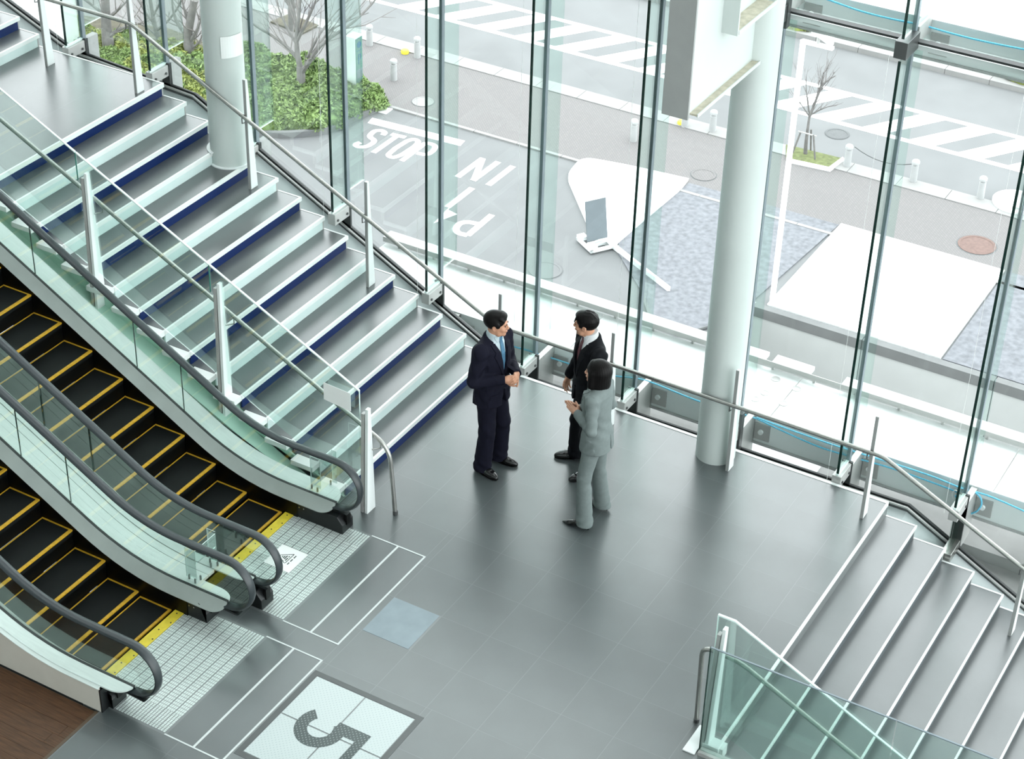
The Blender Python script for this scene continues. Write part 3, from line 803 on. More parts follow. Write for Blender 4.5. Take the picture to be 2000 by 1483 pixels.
e1 = escalator('black-stepped escalator with yellow step edges, next to the staircase', 11.05, 9.84, -8.908, .057, 11.24, 9.735, (-7.85, -7.85), [-13.6, -12.45, -11.31, -10.17, -9.65], [-12.9, -11.8, -10.76, -10.21, -9.69])
e2 = escalator('black-stepped escalator with yellow step edges, at the lower left corner', 9.46, 8.25, -8.87, .035, 9.565, 8.115, (-8.14, -8.14), [-12.9, -11.8, -10.69, -10.14, -9.62], [-12.9, -11.8, -10.7, -9.9])
# middle deck between the two escalators
dk = thing('deck_cover', 'pale metal deck cover between the two escalators', 'deck', (-11.0, 9.65, 0))
X = xs_range(-15.2, -8.32, .12)
for a, b, dz in ((9.57, 9.648, -.004), (9.653, 9.73, -.004)):
    MB().slab([(x, a, gz(x) + dz) for x in X], [(x, b, gz(x) + dz) for x in X], (0, 0, -.03)).build('deck_strip', 'deck_steel', dk)
MB().box(-8.42, -8.34, 9.56, 9.74, .02, .06).build('end_plate', 'comb_yellow', dk)
MB().box(-8.9, -8.36, 9.56, 9.74, -.02, .02).build('end_floor', 'black_plastic', dk)
# outer cladding of the lower-left escalator
X = xs_range(-15.2, -8.2, .12)
cl = thing('escalator_cladding', 'cream side cladding of the lower escalator above the wooden floor', 'cladding', (-11, 8.09, 0))
MB().slab([(x, 8.09, gz(x) - .02) for x in X], [(x, 8.09, 0) for x in X], (0, .015, 0)).build('side_panel', 'cladding', cl)
MB().slab([(x, 8.08, gz(x) - .016) for x in X], [(x, 8.125, gz(x) - .010) for x in X], (0, 0, .006)).build('top_trim', 'deck_steel', cl)
MB().box(-8.20, -8.186, 8.09, 8.17, 0, .235).build('end_panel', 'black_plastic', cl)
# side panel of the upper escalator towards the stairs
cl2 = thing('escalator_cladding', 'white side panel of the upper escalator facing the staircase', 'cladding', (-11, 11.24, 0))
X = xs_range(-15.2, -8.3, .12)
MB().slab([(x, 11.235, gz(x) - .012) for x in X], [(x, 11.235, max(0, gz(x) - .8)) for x in X], (0, .012, 0)).build('side_panel', 'cladding', cl2)

# clear acrylic guards standing on the decks
def guard(label, cx, cy, z, pts, h, plates):
    t = thing('acrylic_guard', label, 'guard', (cx, cy, z))
    for (xa, ya, xb, yb, z0, z1) in plates:
        d = np.array([xb - xa, yb - ya]); n = np.array([-d[1], d[0]]); n = n / np.linalg.norm(n) * .004
        g = MB().prism([(xa, ya, z + z0), (xb, yb, z + z0), (xb, yb, z + z1), (xa, ya, z + z1)], (n[0], n[1], 0)).build('acrylic_plate', 'acrylic', t)
        MB().prism([(xa, ya, z + z1), (xb, yb, z + z1), (xb, yb, z + z1 + .004), (xa, ya, z + z1 + .004)], (n[0], n[1], 0)).build('plate_edge', 'glass_edge_light', g)
        MB().prism([(xa, ya, z + z0), (xa, ya, z + z1), (xa + .003, ya + .001, z + z1), (xa + .003, ya + .001, z + z0)], (n[0], n[1], 0)).build('plate_edge', 'glass_edge_light', g)
    for (x, y) in pts:
        MB().lathe((x, y, z), [(.009, 0), (.009, .045), (.006, .048)], 10).build('standoff', 'acrylic_metal', t)
    return t
zdk = gz(-8.3)
guard('clear acrylic guard standing on the deck between the escalators', -8.32, 9.65, zdk, [(-8.42, 9.52), (-8.34, 9.50), (-8.33, 9.56), (-8.36, 9.74), (-8.32, 9.78), (-8.40, 9.78)], .4,
      [(-8.44, 9.51, -8.33, 9.51, .03, .34), (-8.33, 9.51, -8.33, 9.79, .20, .34), (-8.42, 9.79, -8.33, 9.79, .03, .36)])
guard('clear acrylic guard on the upper escalator deck beside the stairs', -8.2, 11.16, gz(-8.2), [(-8.27, 11.10), (-8.2, 11.09), (-8.16, 11.24)], .4,
      [(-8.28, 11.10, -8.17, 11.10, .03, .36), (-8.17, 11.10, -8.17, 11.28, .12, .36), (-8.17, 11.28, -8.12, 11.28, .0, .36)])

# warning sticker on the floor plate of the upper escalator
q = [onz(px, py, .003) for px, py in ((552.2, 1063.6), (601.9, 1084), (564, 1119.7), (514.5, 1098))]
sk = thing('floor_sticker', 'white square warning sticker on the escalator floor plate', 'sticker', (q[0][0], q[0][1], 0))
MB().prism(q, (0, 0, .0015)).build('sticker_sheet', 'paper', sk)
def s2(u, v, z=.0052):      # sticker coordinates: u along first edge, v along last edge
    a, b, d = np.array(q[0]), np.array(q[1]), np.array(q[3])
    p = a + (b - a) * u + (d - a) * v; return (p[0], p[1], z)
def s2line(P, w, name):
    for (u0, v0), (u1, v1) in zip(P[:-1], P[1:]):
        a = np.array(s2(u0, v0)); b = np.array(s2(u1, v1)); d = (b - a); n = np.array([-d[1], d[0], 0]); n = n / (np.linalg.norm(n) + 1e-9) * w
        MB().prism([a - n, b - n, b + n, a + n], (0, 0, .0006)).build(name, 'numeral_film', sk)
s2line(fillet([(.62, .22), (.62, .74), (.22, .48), (.62, .22)], .08, 3), .0035, 'triangle_line')
for i, (u, v0, v1) in enumerate(((.55, .36, .42), (.55, .46, .60), (.48, .38, .56), (.42, .42, .54), (.36, .45, .51), (.50, .62, .64), (.72, .25, .38), (.72, .44, .56), (.72, .62, .72))):
    s2line([(u, v0), (u, v1)], .0055, 'print_bar')

# ================================================================== FLOOR COVER AND LIT NUMBER PANEL
MB().box(-6.985, -6.527, 10.0, 10.493, -.02, .002).build('cover_plate', 'cover_plate', label='pale blue-grey square cover plate set in the dark floor', cat='cover plate')
PX0, PX1, PY0, PY1 = -6.985, -6.028, 8.33, 9.338
lp = thing('number_panel', 'lit white glass floor panel with a large dark numeral five', 'floor panel', ((PX0 + PX1) / 2, (PY0 + PY1) / 2, 0))
for (a, b, c, d) in ((PX0 - .05, PX0, PY0 - .05, PY1 + .05), (PX1, PX1 + .05, PY0 - .05, PY1 + .05), (PX0, PX1, PY1, PY1 + .05), (PX0, PX1, PY0 - .05, PY0)):
    MB().box(a, b, c, d, -.025, .002).build('frame', 'steel_dark', lp)
mx, my = (PX0 + PX1) / 2, (PY0 + PY1) / 2
for (a, b, c, d) in ((PX0, mx, my, PY1), (mx, PX1, my, PY1), (PX0, mx, PY0, my), (mx, PX1, PY0, my)):
    MB().box(a + .007, b - .007, c + .007, d - .007, -.02, .003).build('glass_tile', 'lit_panel', lp)
MB().box(PX0, PX1, PY0, PY1, -.025, -.012).build('joint_bed', 'steel_dark', lp)
# numeral 5: drawn in panel units, u = along +X (up in the numeral), v = along -Y (right in the numeral)
def fv(u, v): return (PX0 + u * (PX1 - PX0), PY1 - v * (PY1 - PY0), .0035)
b5 = MB()
n5 = 28
A5 = []; B5 = []
for i in range(n5 + 1):
    th = math.radians(-38 + (222 + 38) * i / n5)
    ro = .218; ri = .108
    A5.append(fv(.385 + ro * math.cos(th), .475 + ro * math.sin(th))); B5.append(fv(.385 + ri * math.cos(th), .475 + ri * math.sin(th)))
b5.slab(A5, B5, (0, 0, .0008))
b5.prism([fv(.488, .345), fv(.80, .345), fv(.80, .462), fv(.488, .462)], (0, 0, .0009))
b5.prism([fv(.715, .462), fv(.80, .462), fv(.80, .73), fv(.715, .73)], (0, 0, .0009))
b5.build('numeral', 'numeral_film', lp)
# ================================================================== THE STREET OUTSIDE
def ground(name, x0, x1, y0, y1, z, m, th=.3):
    return MB().box(x0, x1, y0, y1, z - th, z).build(name, m, kind='structure')
ground('ground_road', -90, 60, 39.0, 130, GZ - .12, 'asphalt')
ground('ground_driveway', -90, -12.2, 14.6, 35.52, GZ - .02, 'asphalt')
ground('ground_forecourt', -12.2, 60, 32.0, 35.52, GZ - .02, 'asphalt')
ground('ground_pit', -12.2, 60, 14.4, 31.97, GZ - 1.6, 'pit_stone')
ground('ground_sidewalk', -90, 60, 35.62, 38.5, GZ, 'sidewalk_brick')
ground('ground_far_sidewalk', -90, 60, 45.75, 60, GZ, 'sidewalk_brick')
def kerb(name, y0, y1, seg, label, z=GZ + .02):
    t = thing(name, label, 'kerb', (-16, y0, z - .2))
    x = -44.0
    while x < 6:
        MB().box(x + .006, x + seg - .006, y0, y1, z - .25, z).build('kerb_stone', 'kerb_stone', t); x += seg
    return t
kerb('kerb', 38.5, 39.0, 1.2, 'pale kerb between brick sidewalk and the street')
kerb('kerb', 35.52, 35.62, 1.2, 'thin pale kerb between the parking entry and the sidewalk')
kerb('kerb', 45.25, 45.75, 1.2, 'pale kerb along the far side of the street')
# retaining wall at the pit, panel by panel
rw = thing('retaining_wall', 'pale concrete retaining wall with panel joints at the far right', 'wall', (-6, 31.95, GZ - 1.6))
x = -12.2 - .35
while x < 6:
    MB().box(max(x, -12.2) + .01, x + 2.77 - .01, 31.85, 32.0, GZ - 1.6, GZ - .22).build('wall_panel', 'concrete_wall', rw)
    MB().box(max(x, -12.2) + .01, x + 2.77 - .01, 31.83, 32.02, GZ - .21, GZ + .02).build('coping', 'kerb_dark', rw); x += 2.77
MB().box(-12.2, 6, 31.89, 31.98, GZ - 1.6, GZ).build('joint_core', 'mullion', rw)
MB().box(-12.35, -12.2, 14.6, 32.02, GZ - 1.6, GZ + .02).build('side_wall', 'concrete_wall', rw)
# white and slate forecourt slabs
def slab_px(name, pts, z, m, label, cat, th=.06):
    P = [street(px, py, z - th) for px, py in pts]
    return MB().prism(P, (0, 0, th)).build(name, m, label=label, cat=cat)
MB().box(-11.97, -8.2, 32.05, 36.1, GZ - .05, GZ + .035).build('paving_slab', 'concrete_white', label='large white rectangular paving slab on the right forecourt', cat='paving')
pv = thing('slate_paving', 'blue-grey slate paving between the white pad and the white slab', 'paving', (-14, 33.5, GZ - .02))
edge = [(-15.69, 36.0), (-12.0, 36.05), (-12.36, 31.0), (-12.95, 30.05), (-13.35, 30.1), (-13.8, 30.35), (-14.3, 31.0), (-15.8, 32.5)]
MB().prism([(a, b, GZ - .02) for a, b in edge], (0, 0, .032)).build('paving_bed', 'slate_paver', pv)
MB().slab([(a, b, GZ - .02) for a, b in edge[2:7]], [(a - .05, b - .05, GZ - .02) for a, b in edge[2:7]], (0, 0, .08)).build('paving_edge', 'kerb_dark', pv)
MB().box(-8.15, -2, 32.05, 36.1, GZ - .05, GZ + .02).build('slate_paving', 'slate_paver', label='blue-grey slate paving at the right picture edge', cat='paving')
pad = fillet([street(px, py) for px, py in ((1345, 352), (1225, 325), (1136, 309), (1106, 345), (1160, 470), (1198, 484), (1330, 372))], .35, 5)
MB().prism([(p[0], p[1], GZ - .03) for p in pad], (0, 0, .08)).build('concrete_pad', 'concrete_white', label='white curved concrete pad beside the parking entry', cat='pad')
a, b = street(1196, 486), street(1303, 570)
MB().slab([a, b], [(a[0] + .05, a[1] + .04, GZ), (b[0] + .05, b[1] + .04, GZ)], (0, 0, .12)).build('kerb_strip', 'concrete_white', label='thin white kerb strip running from the grey signboard', cat='kerb')

# road paint
def ribbon(P, w, z):
    mb = MB(); P = [np.array(p, float) for p in P]; n = len(P); L = []; R_ = []
    for i in range(n):
        t = P[min(i + 1, n - 1)] - P[max(i - 1, 0)]; t = t / (np.linalg.norm(t) + 1e-9)
        nr = np.array([-t[1], t[0], 0]) * w / 2
        L.append(P[i] + nr); R_.append(P[i] - nr)
    return mb.slab([(p[0], p[1], z) for p in L], [(p[0], p[1], z) for p in R_], (0, 0, .006))
def strokes(parent, name, lines, w, z=GZ - .021, rr=.0):
    mb = MB()
    for q_, ln in enumerate(lines):
        P = [street(px, py) for px, py in ln]
        if len(P) > 2 and rr: P = fillet(P, rr, 5)
        r = ribbon(P, w, z + .0015 * q_); o = len(mb.v); mb.v += r.v; mb.f += [tuple(i + o for i in f) for f in r.f]
    return mb.build(name, 'paint_road', parent)
md = thing('road_marking', 'white hatched median marking along the middle of the street', 'road marking', (-18, 41.5, GZ - .12))
ZR = GZ - .121
MB().box(-44, 5, 40.98, 41.16, ZR, ZR + .008).build('edge_line', 'paint_road', md)
MB().box(-44, 5, 42.66, 42.84, ZR, ZR + .008).build('edge_line', 'paint_road', md)
xn = onz(848, 32, ZR)[0]; xf_ = onz(969, 9, ZR)[0]
for k in range(-8, 16):
    x0 = xn + 1.235 * k; s = xf_ - xn
    MB().prism([(x0, 41.16, ZR), (x0 + .62, 41.16, ZR), (x0 + .62 + s, 42.66, ZR), (x0 + s, 42.66, ZR)], (0, 0, .008)).build('hatch_bar', 'paint_road', md)
sl = [street(px, py) for px, py in ((727, 229), (908, 274), (899, 284), (718, 239))]
MB().prism([(p[0], p[1], GZ - .021) for p in sl], (0, 0, .008)).build('road_marking', 'paint_road', label='white stop line across the parking entry', cat='road marking')
sq = [street(px, py) for px, py in ((742, 207), (768, 212), (754, 222), (738, 218))]
MB().prism([(p[0], p[1], GZ - .02) for p in sq], (0, 0, .02)).build('road_marking', 'paint_road', label='small white patch at the kerb corner by the hedge', cat='road marking')
sw = thing('road_marking', 'white word STOP painted on the parking entry', 'road marking', street(765, 280))
def zz(ox, oy, s, pts): return [(ox + p[0] * s, oy + p[1] * s) for p in pts]
S_ = .2158
def zp(pts): return [(680 + a * S_, 180 + b * S_) for a, b in pts]
strokes(sw, 'letter_s', [zp([(312, 382), (338, 362), (300, 338), (235, 345), (185, 395), (240, 430), (225, 455), (165, 490), (90, 492), (58, 468), (110, 450)])], .135, rr=.25)
strokes(sw, 'letter_t', [zp([(390, 374), (518, 404)]), zp([(445, 390), (228, 542)])], .135)
strokes(sw, 'letter_o', [zp([(430, 500), (540, 432), (600, 418), (640, 440), (610, 480), (480, 565), (400, 590), (355, 565), (430, 500)])], .135, rr=.3)
strokes(sw, 'letter_p', [zp([(484, 616), (690, 462)]), zp([(660, 482), (700, 452), (795, 474), (778, 522), (715, 566), (622, 546)])], .135, rr=.2)
nw = thing('road_marking', 'white word IN painted upside down on the parking entry', 'road marking', street(940, 335))
strokes(nw, 'letter_n', [zp([(990, 762), (1220, 592)]), zp([(1215, 600), (1140, 790)]), zp([(1130, 795), (1358, 626)])], .15)
strokes(nw, 'letter_i', [zp([(1268, 836), (1492, 664)])], .15)
aw = thing('road_marking', 'white arrow painted on the parking entry between IN and P', 'road marking', street(890, 400))
strokes(aw, 'arrow_shaft', [zp([(1122, 862), (900, 1035)])], .15)
ah = [street(*p) for p in zp([(985, 965), (775, 1180), (985, 1100), (905, 1060)])]
MB().prism([(p[0], p[1], GZ - .021) for p in ah], (0, 0, .008)).build('arrow_head', 'paint_road', aw)
pw = thing('road_marking', 'white letter P painted upside down on the parking entry', 'road marking', street(920, 440))
strokes(pw, 'letter_p', [zp([(1302, 1104), (1080, 1292)]), zp([(1080, 1292), (985, 1268), (972, 1225), (1010, 1180), (1080, 1168), (1185, 1190)])], .15, rr=.3)

# manholes
def manhole(px, py, r, m, label, z=0.0):
    c = street(px, py, z)
    t = thing('manhole_cover', label, 'manhole cover', c)
    MB().lathe((c[0], c[1], c[2] - .02), [(r, 0), (r, .032), (r * .86, .034), (r * .84, .026), (r * .5, .027), (r * .3, .030), (r * .1, .030), (.01, .031)], 28).build('iron_lid', m, t)
    MB().lathe((c[0], c[1], c[2] - .02), [(r * 1.08, 0), (r * 1.08, .022), (r * 1.0, .024)], 28).build('iron_rim', 'manhole_iron', t)
manhole(1635, 262, .29, 'manhole_iron', 'grey round manhole cover in the street near the small tree', -.12)
manhole(1374, 342, .29, 'sidewalk_brick', 'pale round manhole cover on the sidewalk left of the white pole')
manhole(1908, 479, .42, 'manhole_red', 'reddish round manhole cover on the sidewalk at the right')
manhole(826, 199, .27, 'kerb_stone', 'pale round manhole cover on the sidewalk near the hedge corner')
manhole(1065, 528, .36, 'asphalt', 'faint round manhole cover on the asphalt above the two men', -.02)

# bollards
bw = ['tree', 'x']
BOL = [(722, 88, 'leftmost pale stone bollard beside the street'), (769, 156, 'pale stone bollard near the hedge corner'), (815, 112, 'pale stone bollard just right of the yellow cap'),
       (1237, 275, 'pale stone bollard half hidden by the fin left of the box beam'), (1337, 247, 'pale stone bollard just below the white box beam'), (1391, 257, 'pale stone bollard left of the white column shaft'),
       (1654, 325, 'pale stone bollard beside the small staked tree'), (1783, 355, 'pale stone bollard second from the right'), (1914, 388, 'rightmost pale stone bollard beside the street')]
bp = None
for px, py, lab in BOL:
    c = street(px, py)
    t = thing('bollard', lab, 'bollard', c, 'stone bollards along the sidewalk')
    if bp is None:
        o1 = MB().lathe(c, [(.088, 0), (.080, .42), (.055, .43), (.055, .46)], 18).build('bollard_body', 'bollard_stone', t, smooth=True)
        o2 = MB().lathe(c, [(.055, .46), (.094, .475), (.094, .53), (.072, .56), (.03, .572)], 18).build('bollard_cap', 'bollard_stone', t, smooth=True)
        bp = (o1, o2)
    else:
        for src in bp:
            o = bpy.data.objects.new(src.name.split('.')[0], src.data); COL.objects.link(o); o.parent = t; o.location = src.location
            WLOC[o.name] = WLOC[t.name] + Vector(src.location)
c1_, c2_ = street(1665, 318), street(1775, 352)
MB().tube([(c1_[0] + (c2_[0] - c1_[0]) * i / 8, c1_[1] + (c2_[1] - c1_[1]) * i / 8, GZ + .42 - .16 * (1 - (2 * i / 8 - 1) ** 2)) for i in range(9)], .012, 6).build('chain', 'steel_dark', label='thin sagging chain between the two bollards right of the small tree', cat='chain', smooth=True)
for px, py, lab in ((791, 104, 'small yellow cap on the sidewalk between two bollards'), (1331, 243, 'small yellow cap beside the bollard below the box beam')):
    MB().lathe(street(px, py), [(.10, 0), (.11, .06), (.09, .10), (.03, .12)], 16).build('yellow_cap', 'yellow_cap', label=lab, cat='cap', smooth=True)
# curved white stone planter edge at the right
pc = street(1985, 398)
MB().lathe((pc[0], pc[1], GZ - .05), [(.55, 0), (.55, .12), (.44, .13), (.43, .06), (.01, .06)], 32).build('stone_ring', 'concrete_white', label='low white stone ring at the sidewalk on the right edge', cat='planter')

# signboard on wheeled frame
sb = thing('signboard', 'grey tilted signboard on a low white frame', 'sign', street(1168, 482))
x0, y0, _ = street(1152, 487); x1, y1, _ = street(1190, 478)
d = np.array([x1 - x0, y1 - y0]); L = np.linalg.norm(d); d /= L; n = np.array([-d[1], d[0]])
def sp(a, b, z): return (x0 + d[0] * a + n[0] * b, y0 + d[1] * a + n[1] * b, GZ + z)
W = .50
MB().quadbox([sp(.0, .12, .12), sp(W, .12, .12), sp(W, .15, .12), sp(.0, .15, .12), sp(.0, .30, 1.02), sp(W, .30, 1.02), sp(W, .33, 1.02), sp(0, .33, 1.02)]).build('board', 'sign_board', sb)
MB().quadbox([sp(-.02, .295, 1.02), sp(W + .02, .295, 1.02), sp(W + .02, .335, 1.02), sp(-.02, .335, 1.02), sp(-.02, .30, 1.05), sp(W + .02, .30, 1.05), sp(W + .02, .34, 1.05), sp(-.02, .34, 1.05)]).build('board_cap', 'white_paint', sb)
for (a0, a1, b0, b1) in ((-.1, W + .1, -.22, -.15), (-.1, W + .1, .38, .45), (-.1, -.03, -.22, .45), (W + .03, W + .1, -.22, .45), (0, W, .0, .04), (0, W, .1, .14)):
    MB().quadbox([sp(a0, b0, .03), sp(a1, b0, .03), sp(a1, b1, .03), sp(a0, b1, .03), sp(a0, b0, .09), sp(a1, b0, .09), sp(a1, b1, .09), sp(a0, b1, .09)]).build('frame_bar', 'white_paint', sb)
for (a0, b0) in ((-.1, -.2), (W - .1, -.2), (-.1, .25), (W - .1, .25)):
    MB().quadbox([sp(a0, b0, .09), sp(a0 + .18, b0, .09), sp(a0 + .18, b0 + .18, .09), sp(a0, b0 + .18, .09), sp(a0, b0, .17), sp(a0 + .18, b0, .17), sp(a0 + .18, b0 + .18, .17), sp(a0, b0 + .18, .17)]).build('weight_block', 'concrete_white', sb)

# sign pillar by the hedge
c = street(700, 196)
pl = thing('sign_pillar', 'teal and white sign pillar standing in the hedge', 'sign', c)
MB().box(c[0] - .22, c[0] + .04, c[1] - .16, c[1] + .16, GZ, GZ + 1.72).build('pillar_body', 'white_paint', pl, bevel=.01)
MB().box(c[0] + .042, c[0] + .052, c[1] - .14, c[1] + .14, GZ + .2, GZ + 1.68).build('pillar_face', 'sign_teal', pl)
MB().tube([(c[0] + .05, c[1], GZ + 1.50), (c[0] + .058, c[1], GZ + 1.50)], .085, 18).build('pillar_emblem', 'sign_blue', pl)
MB().box(c[0] + .05, c[0] + .056, c[1] - .10, c[1] + .10, GZ + 1.34, GZ + 1.355).build('pillar_line', 'sign_blue', pl)
for (a, b, e, f) in ((-.05, -.02, 1.0, 1.25), (-.02, .07, 1.22, 1.25), (.045, .07, 1.13, 1.22), (-.02, .07, 1.105, 1.13)):
    MB().box(c[0] + .05, c[0] + .056, c[1] + a, c[1] + b, GZ + e, GZ + f).build('pillar_letter', 'sign_blue', pl)
MB().box(c[0] + .05, c[0] + .056, c[1] - .12, c[1] + .12, GZ + .62, GZ + .86).build('pillar_picture', 'mullion', pl)

# white camera pole
c = street(1508, 590)
cp_ = thing('camera_pole', 'tall white pole with a small security camera', 'pole', c)
top = zt_ = -4.12
MB().tube([(c[0], c[1], GZ), (c[0], c[1], top)], .058, 16).build('pole', 'paint_road', cp_, smooth=True)
MB().box(c[0] - .03, c[0] + .62, c[1] - .05, c[1] + .05, top - .05, top + .01).build('arm', 'paint_road', cp_)
MB().tube([(c[0] + .3, c[1], top), (c[0] + .3, c[1], top + .14)], .035, 10).build('camera_stem', 'bracket_grey', cp_)
MB().quadbox([(c[0] + .16, c[1] - .08, top + .22), (c[0] + .62, c[1] - .14, top + .05), (c[0] + .62, c[1] + .02, top + .05), (c[0] + .16, c[1] + .08, top + .22),
              (c[0] + .16, c[1] - .08, top + .38), (c[0] + .62, c[1] - .14, top + .21), (c[0] + .62, c[1] + .02, top + .21), (c[0] + .16, c[1] + .08, top + .38)]).build('camera_housing', 'white_paint', cp_, bevel=.02)

# ---- planting
random.seed(11)
def leaf_mesh(c, rx, ry, rz, n, seed, size=.05):
    rnd = np.random.RandomState(seed)
    th = rnd.rand(n) * 2 * np.pi; ph = np.arccos(rnd.rand(n) * .98); rad = .78 + .22 * rnd.rand(n)
    lump = 1 + .14 * np.sin(3 * th + seed) * np.sin(4 * ph + seed * 2)
    P = np.stack([rx * rad * lump * np.sin(ph) * np.cos(th), ry * rad * lump * np.sin(ph) * np.sin(th), rz * rad * lump * np.cos(ph)], 1) + np.array(c)
    u = rnd.randn(n, 3); u /= np.linalg.norm(u, axis=1)[:, None]
    v = rnd.randn(n, 3); v -= u * (u * v).sum(1)[:, None]; v /= np.linalg.norm(v, axis=1)[:, None]
    s = size * (.6 + .8 * rnd.rand(n))[:, None]
    V = np.stack([P - u * s, P + v * s * .5, P + u * s, P - v * s * .5], 1).reshape(-1, 3)
    F = np.arange(n * 4).reshape(-1, 4)
    me = bpy.data.meshes.new('foliage'); me.from_pydata(V.tolist(), [], F.tolist()); me.update()
    return me
def shrub(px, py, r, h, m, seed, label, group):
    c = street(px, py)
    t = thing('shrub', label, 'shrub', c, group)
    me = leaf_mesh((c[0], c[1], GZ + .05), r, r * .85, h, 3200, seed)
    link_mesh('foliage', me, m, t)
    MB().lathe((c[0], c[1], GZ), [(r * .8, 0), (r * .78, h * .5), (r * .5, h * .78), (.03, h * .85)], 14).build('leaf_core', m, t, smooth=True)
    MB().tube([(c[0], c[1], GZ), (c[0] + .03, c[1], GZ + h * .6)], .025, 6).build('stem', 'bark', t)
bed = [street(px, py) for px, py in ((752, 205), (700, 228), (640, 256), (560, 262), (480, 258), (380, 300), (60, 200), (60, 20), (330, 60), (480, 120), (620, 125), (715, 168))]
bedt = MB().prism([(p[0], p[1], GZ - .05) for p in bed], (0, 0, .12)).build('planting_bed', 'soil', label='dark soil bed under the hedge left of the parking entry', cat='planting bed')
kb = fillet([street(px, py) for px, py in ((754, 204), (700, 230), (640, 258), (560, 266), (470, 262))], .4, 4)
MB().slab([(p[0], p[1], GZ - .05) for p in kb], [(p[0] + .09, p[1] - .08, GZ - .05) for p in kb], (0, 0, .19)).build('kerb', 'kerb_dark', label='low grey kerb around the hedge corner', cat='kerb')
gl1 = 'dense green shrub of the hedge around the bare tree left of the parking entry'
k = 0
for px, py in ((718, 206), (690, 212), (665, 228), (640, 240), (612, 246), (580, 246), (548, 244), (520, 250), (500, 232), (530, 222), (565, 222), (600, 222), (640, 215), (668, 200), (640, 190), (610, 196),
               (560, 196), (525, 198), (490, 200), (480, 175), (515, 172), (550, 168), (590, 172), (630, 168), (660, 180), (690, 190), (560, 150), (520, 150), (485, 150), (600, 150), (490, 125), (470, 240), (450, 215), (455, 185), (450, 160)):
    k += 1; shrub(px, py, .52, .55, 'leaf_green', 100 + k, gl1, 'shrubs of the hedge by the bare tree')
gl2 = 'yellow-green shrub below the bare trees seen past the upper stair landing'
for px, py in ((130, 110), (160, 130), (150, 85), (185, 100), (205, 135), (225, 110), (240, 140), (262, 160), (250, 100), (285, 130), (310, 150), (330, 120), (345, 150), (305, 175), (275, 185), (360, 180), (340, 205), (380, 200),
               (380, 150), (370, 125), (235, 170), (200, 165), (170, 160), (400, 230), (365, 235), (420, 180), (430, 210), (130, 70), (330, 180)):
    k += 1; shrub(px, py, .55, .55, 'leaf_yellow' if k % 2 else 'leaf_green', 200 + k, gl2, 'shrubs below the left bare trees')
gl3 = 'low yellow-green shrub behind the far sidewalk at the top right'
for px, py in ((1930, 128), (1955, 138), (1980, 148), (2005, 158), (1545, 45), (1560, 52), (1990, 135)):
    k += 1; shrub(px, py, .45, .3, 'leaf_yellow', 300 + k, gl3, 'low shrubs on the far side of the street')

# ---- bare trees
def limb(mb, P, r0, r1, seg=7):
    P = [np.array(p, float) for p in P]
    if len(P) > 2: P = fillet(P, .25, 3)
    n = len(P); mb.tube([tuple(p) for p in P], [r0 + (r1 - r0) * i / (n - 1) for i in range(n)], seg)
def twigs(mb, P, rnd, n, ln, r):
    P = [np.array(p, float) for p in P]
    for i in range(n):
        s = rnd.randint(1, len(P) - 1) if len(P) > 2 else 1
        t = rnd.random(); a = P[s - 1] * (1 - t) + P[s] * t
        d = P[s] - P[s - 1]; d = d / (np.linalg.norm(d) + 1e-9)
        v = np.array([rnd.uniform(-1, 1), rnd.uniform(-1, 1), rnd.uniform(-.2, 1)]) * .9 + d
        v /= np.linalg.norm(v); l = ln * rnd.uniform(.5, 1.2)
        m1 = a + v * l * .5 + np.array([rnd.uniform(-.1, .1) * l, rnd.uniform(-.1, .1) * l, 0]); e = m1 + (v + np.array([0, 0, .35])) * l * .5
        mb.tube([tuple(a), tuple(m1), tuple(e)], [r, r * .7, r * .25], 4, caps=False)
        for q in range(2):
            b = m1 + (e - m1) * rnd.random(); v2 = v + np.array([rnd.uniform(-1, 1), rnd.uniform(-1, 1), rnd.uniform(0, .6)]) * .8
            mb.tube([tuple(b), tuple(b + v2 * l * .3)], [r * .55, r * .2], 4, caps=False)
def tree(label, base, Y0, trunk, branches, seed, r=.1, ntw=6, tl=.8):
    rnd = random.Random(seed)
    c = street(*base)
    t = thing('bare_tree', label, 'tree', c, 'bare trees outside')
    Yb = c[1]
    def pt(p):
        return ony(p[0], p[1], Yb + (p[2] if len(p) > 2 else 0))
    mb = MB(); T = [(c[0], c[1], GZ - .03)] + [pt(p) for p in trunk]
    limb(mb, T, r, r * .6, 10); mb.build('trunk', 'bark', t, smooth=True)
    tw = MB()
    for br, r0 in branches:
        B = [pt(p) for p in br]
        mb = MB(); limb(mb, B, r0, r0 * .28); mb.build('branch', 'bark', t, smooth=True)
        twigs(tw, B, rnd, ntw, tl, r0 * .3)
    tw.build('twigs', 'twig', t)
    return t
tree('large bare tree rising from the hedge left of the parking entry', (592, 196), 0, [(590, 170), (588, 148), (586, 130)],
     [([(588, 138), (580, 105), (579, 70), (584, 30), (588, -20), (592, -80)], .075), ([(589, 142), (603, 122), (622, 92), (650, 70), (690, 45, .4), (730, 5, .8), (760, -40, 1)], .065),
      ([(584, 118), (560, 90), (530, 68), (505, 55, -.5), (480, 35, -.8), (450, 14, -1)], .05), ([(582, 90), (560, 55), (545, 20), (530, -30)], .04), ([(580, 80), (600, 40), (618, 0), (640, -50)], .045),
      ([(600, 112), (622, 70), (650, 30, .4), (690, -10, .8)], .035), ([(581, 60), (575, 25), (570, -30)], .03), ([(610, 105), (640, 62, .5), (680, 40, 1), (720, 25, 1.4)], .035)], 3, r=.15, ntw=9, tl=1.1)
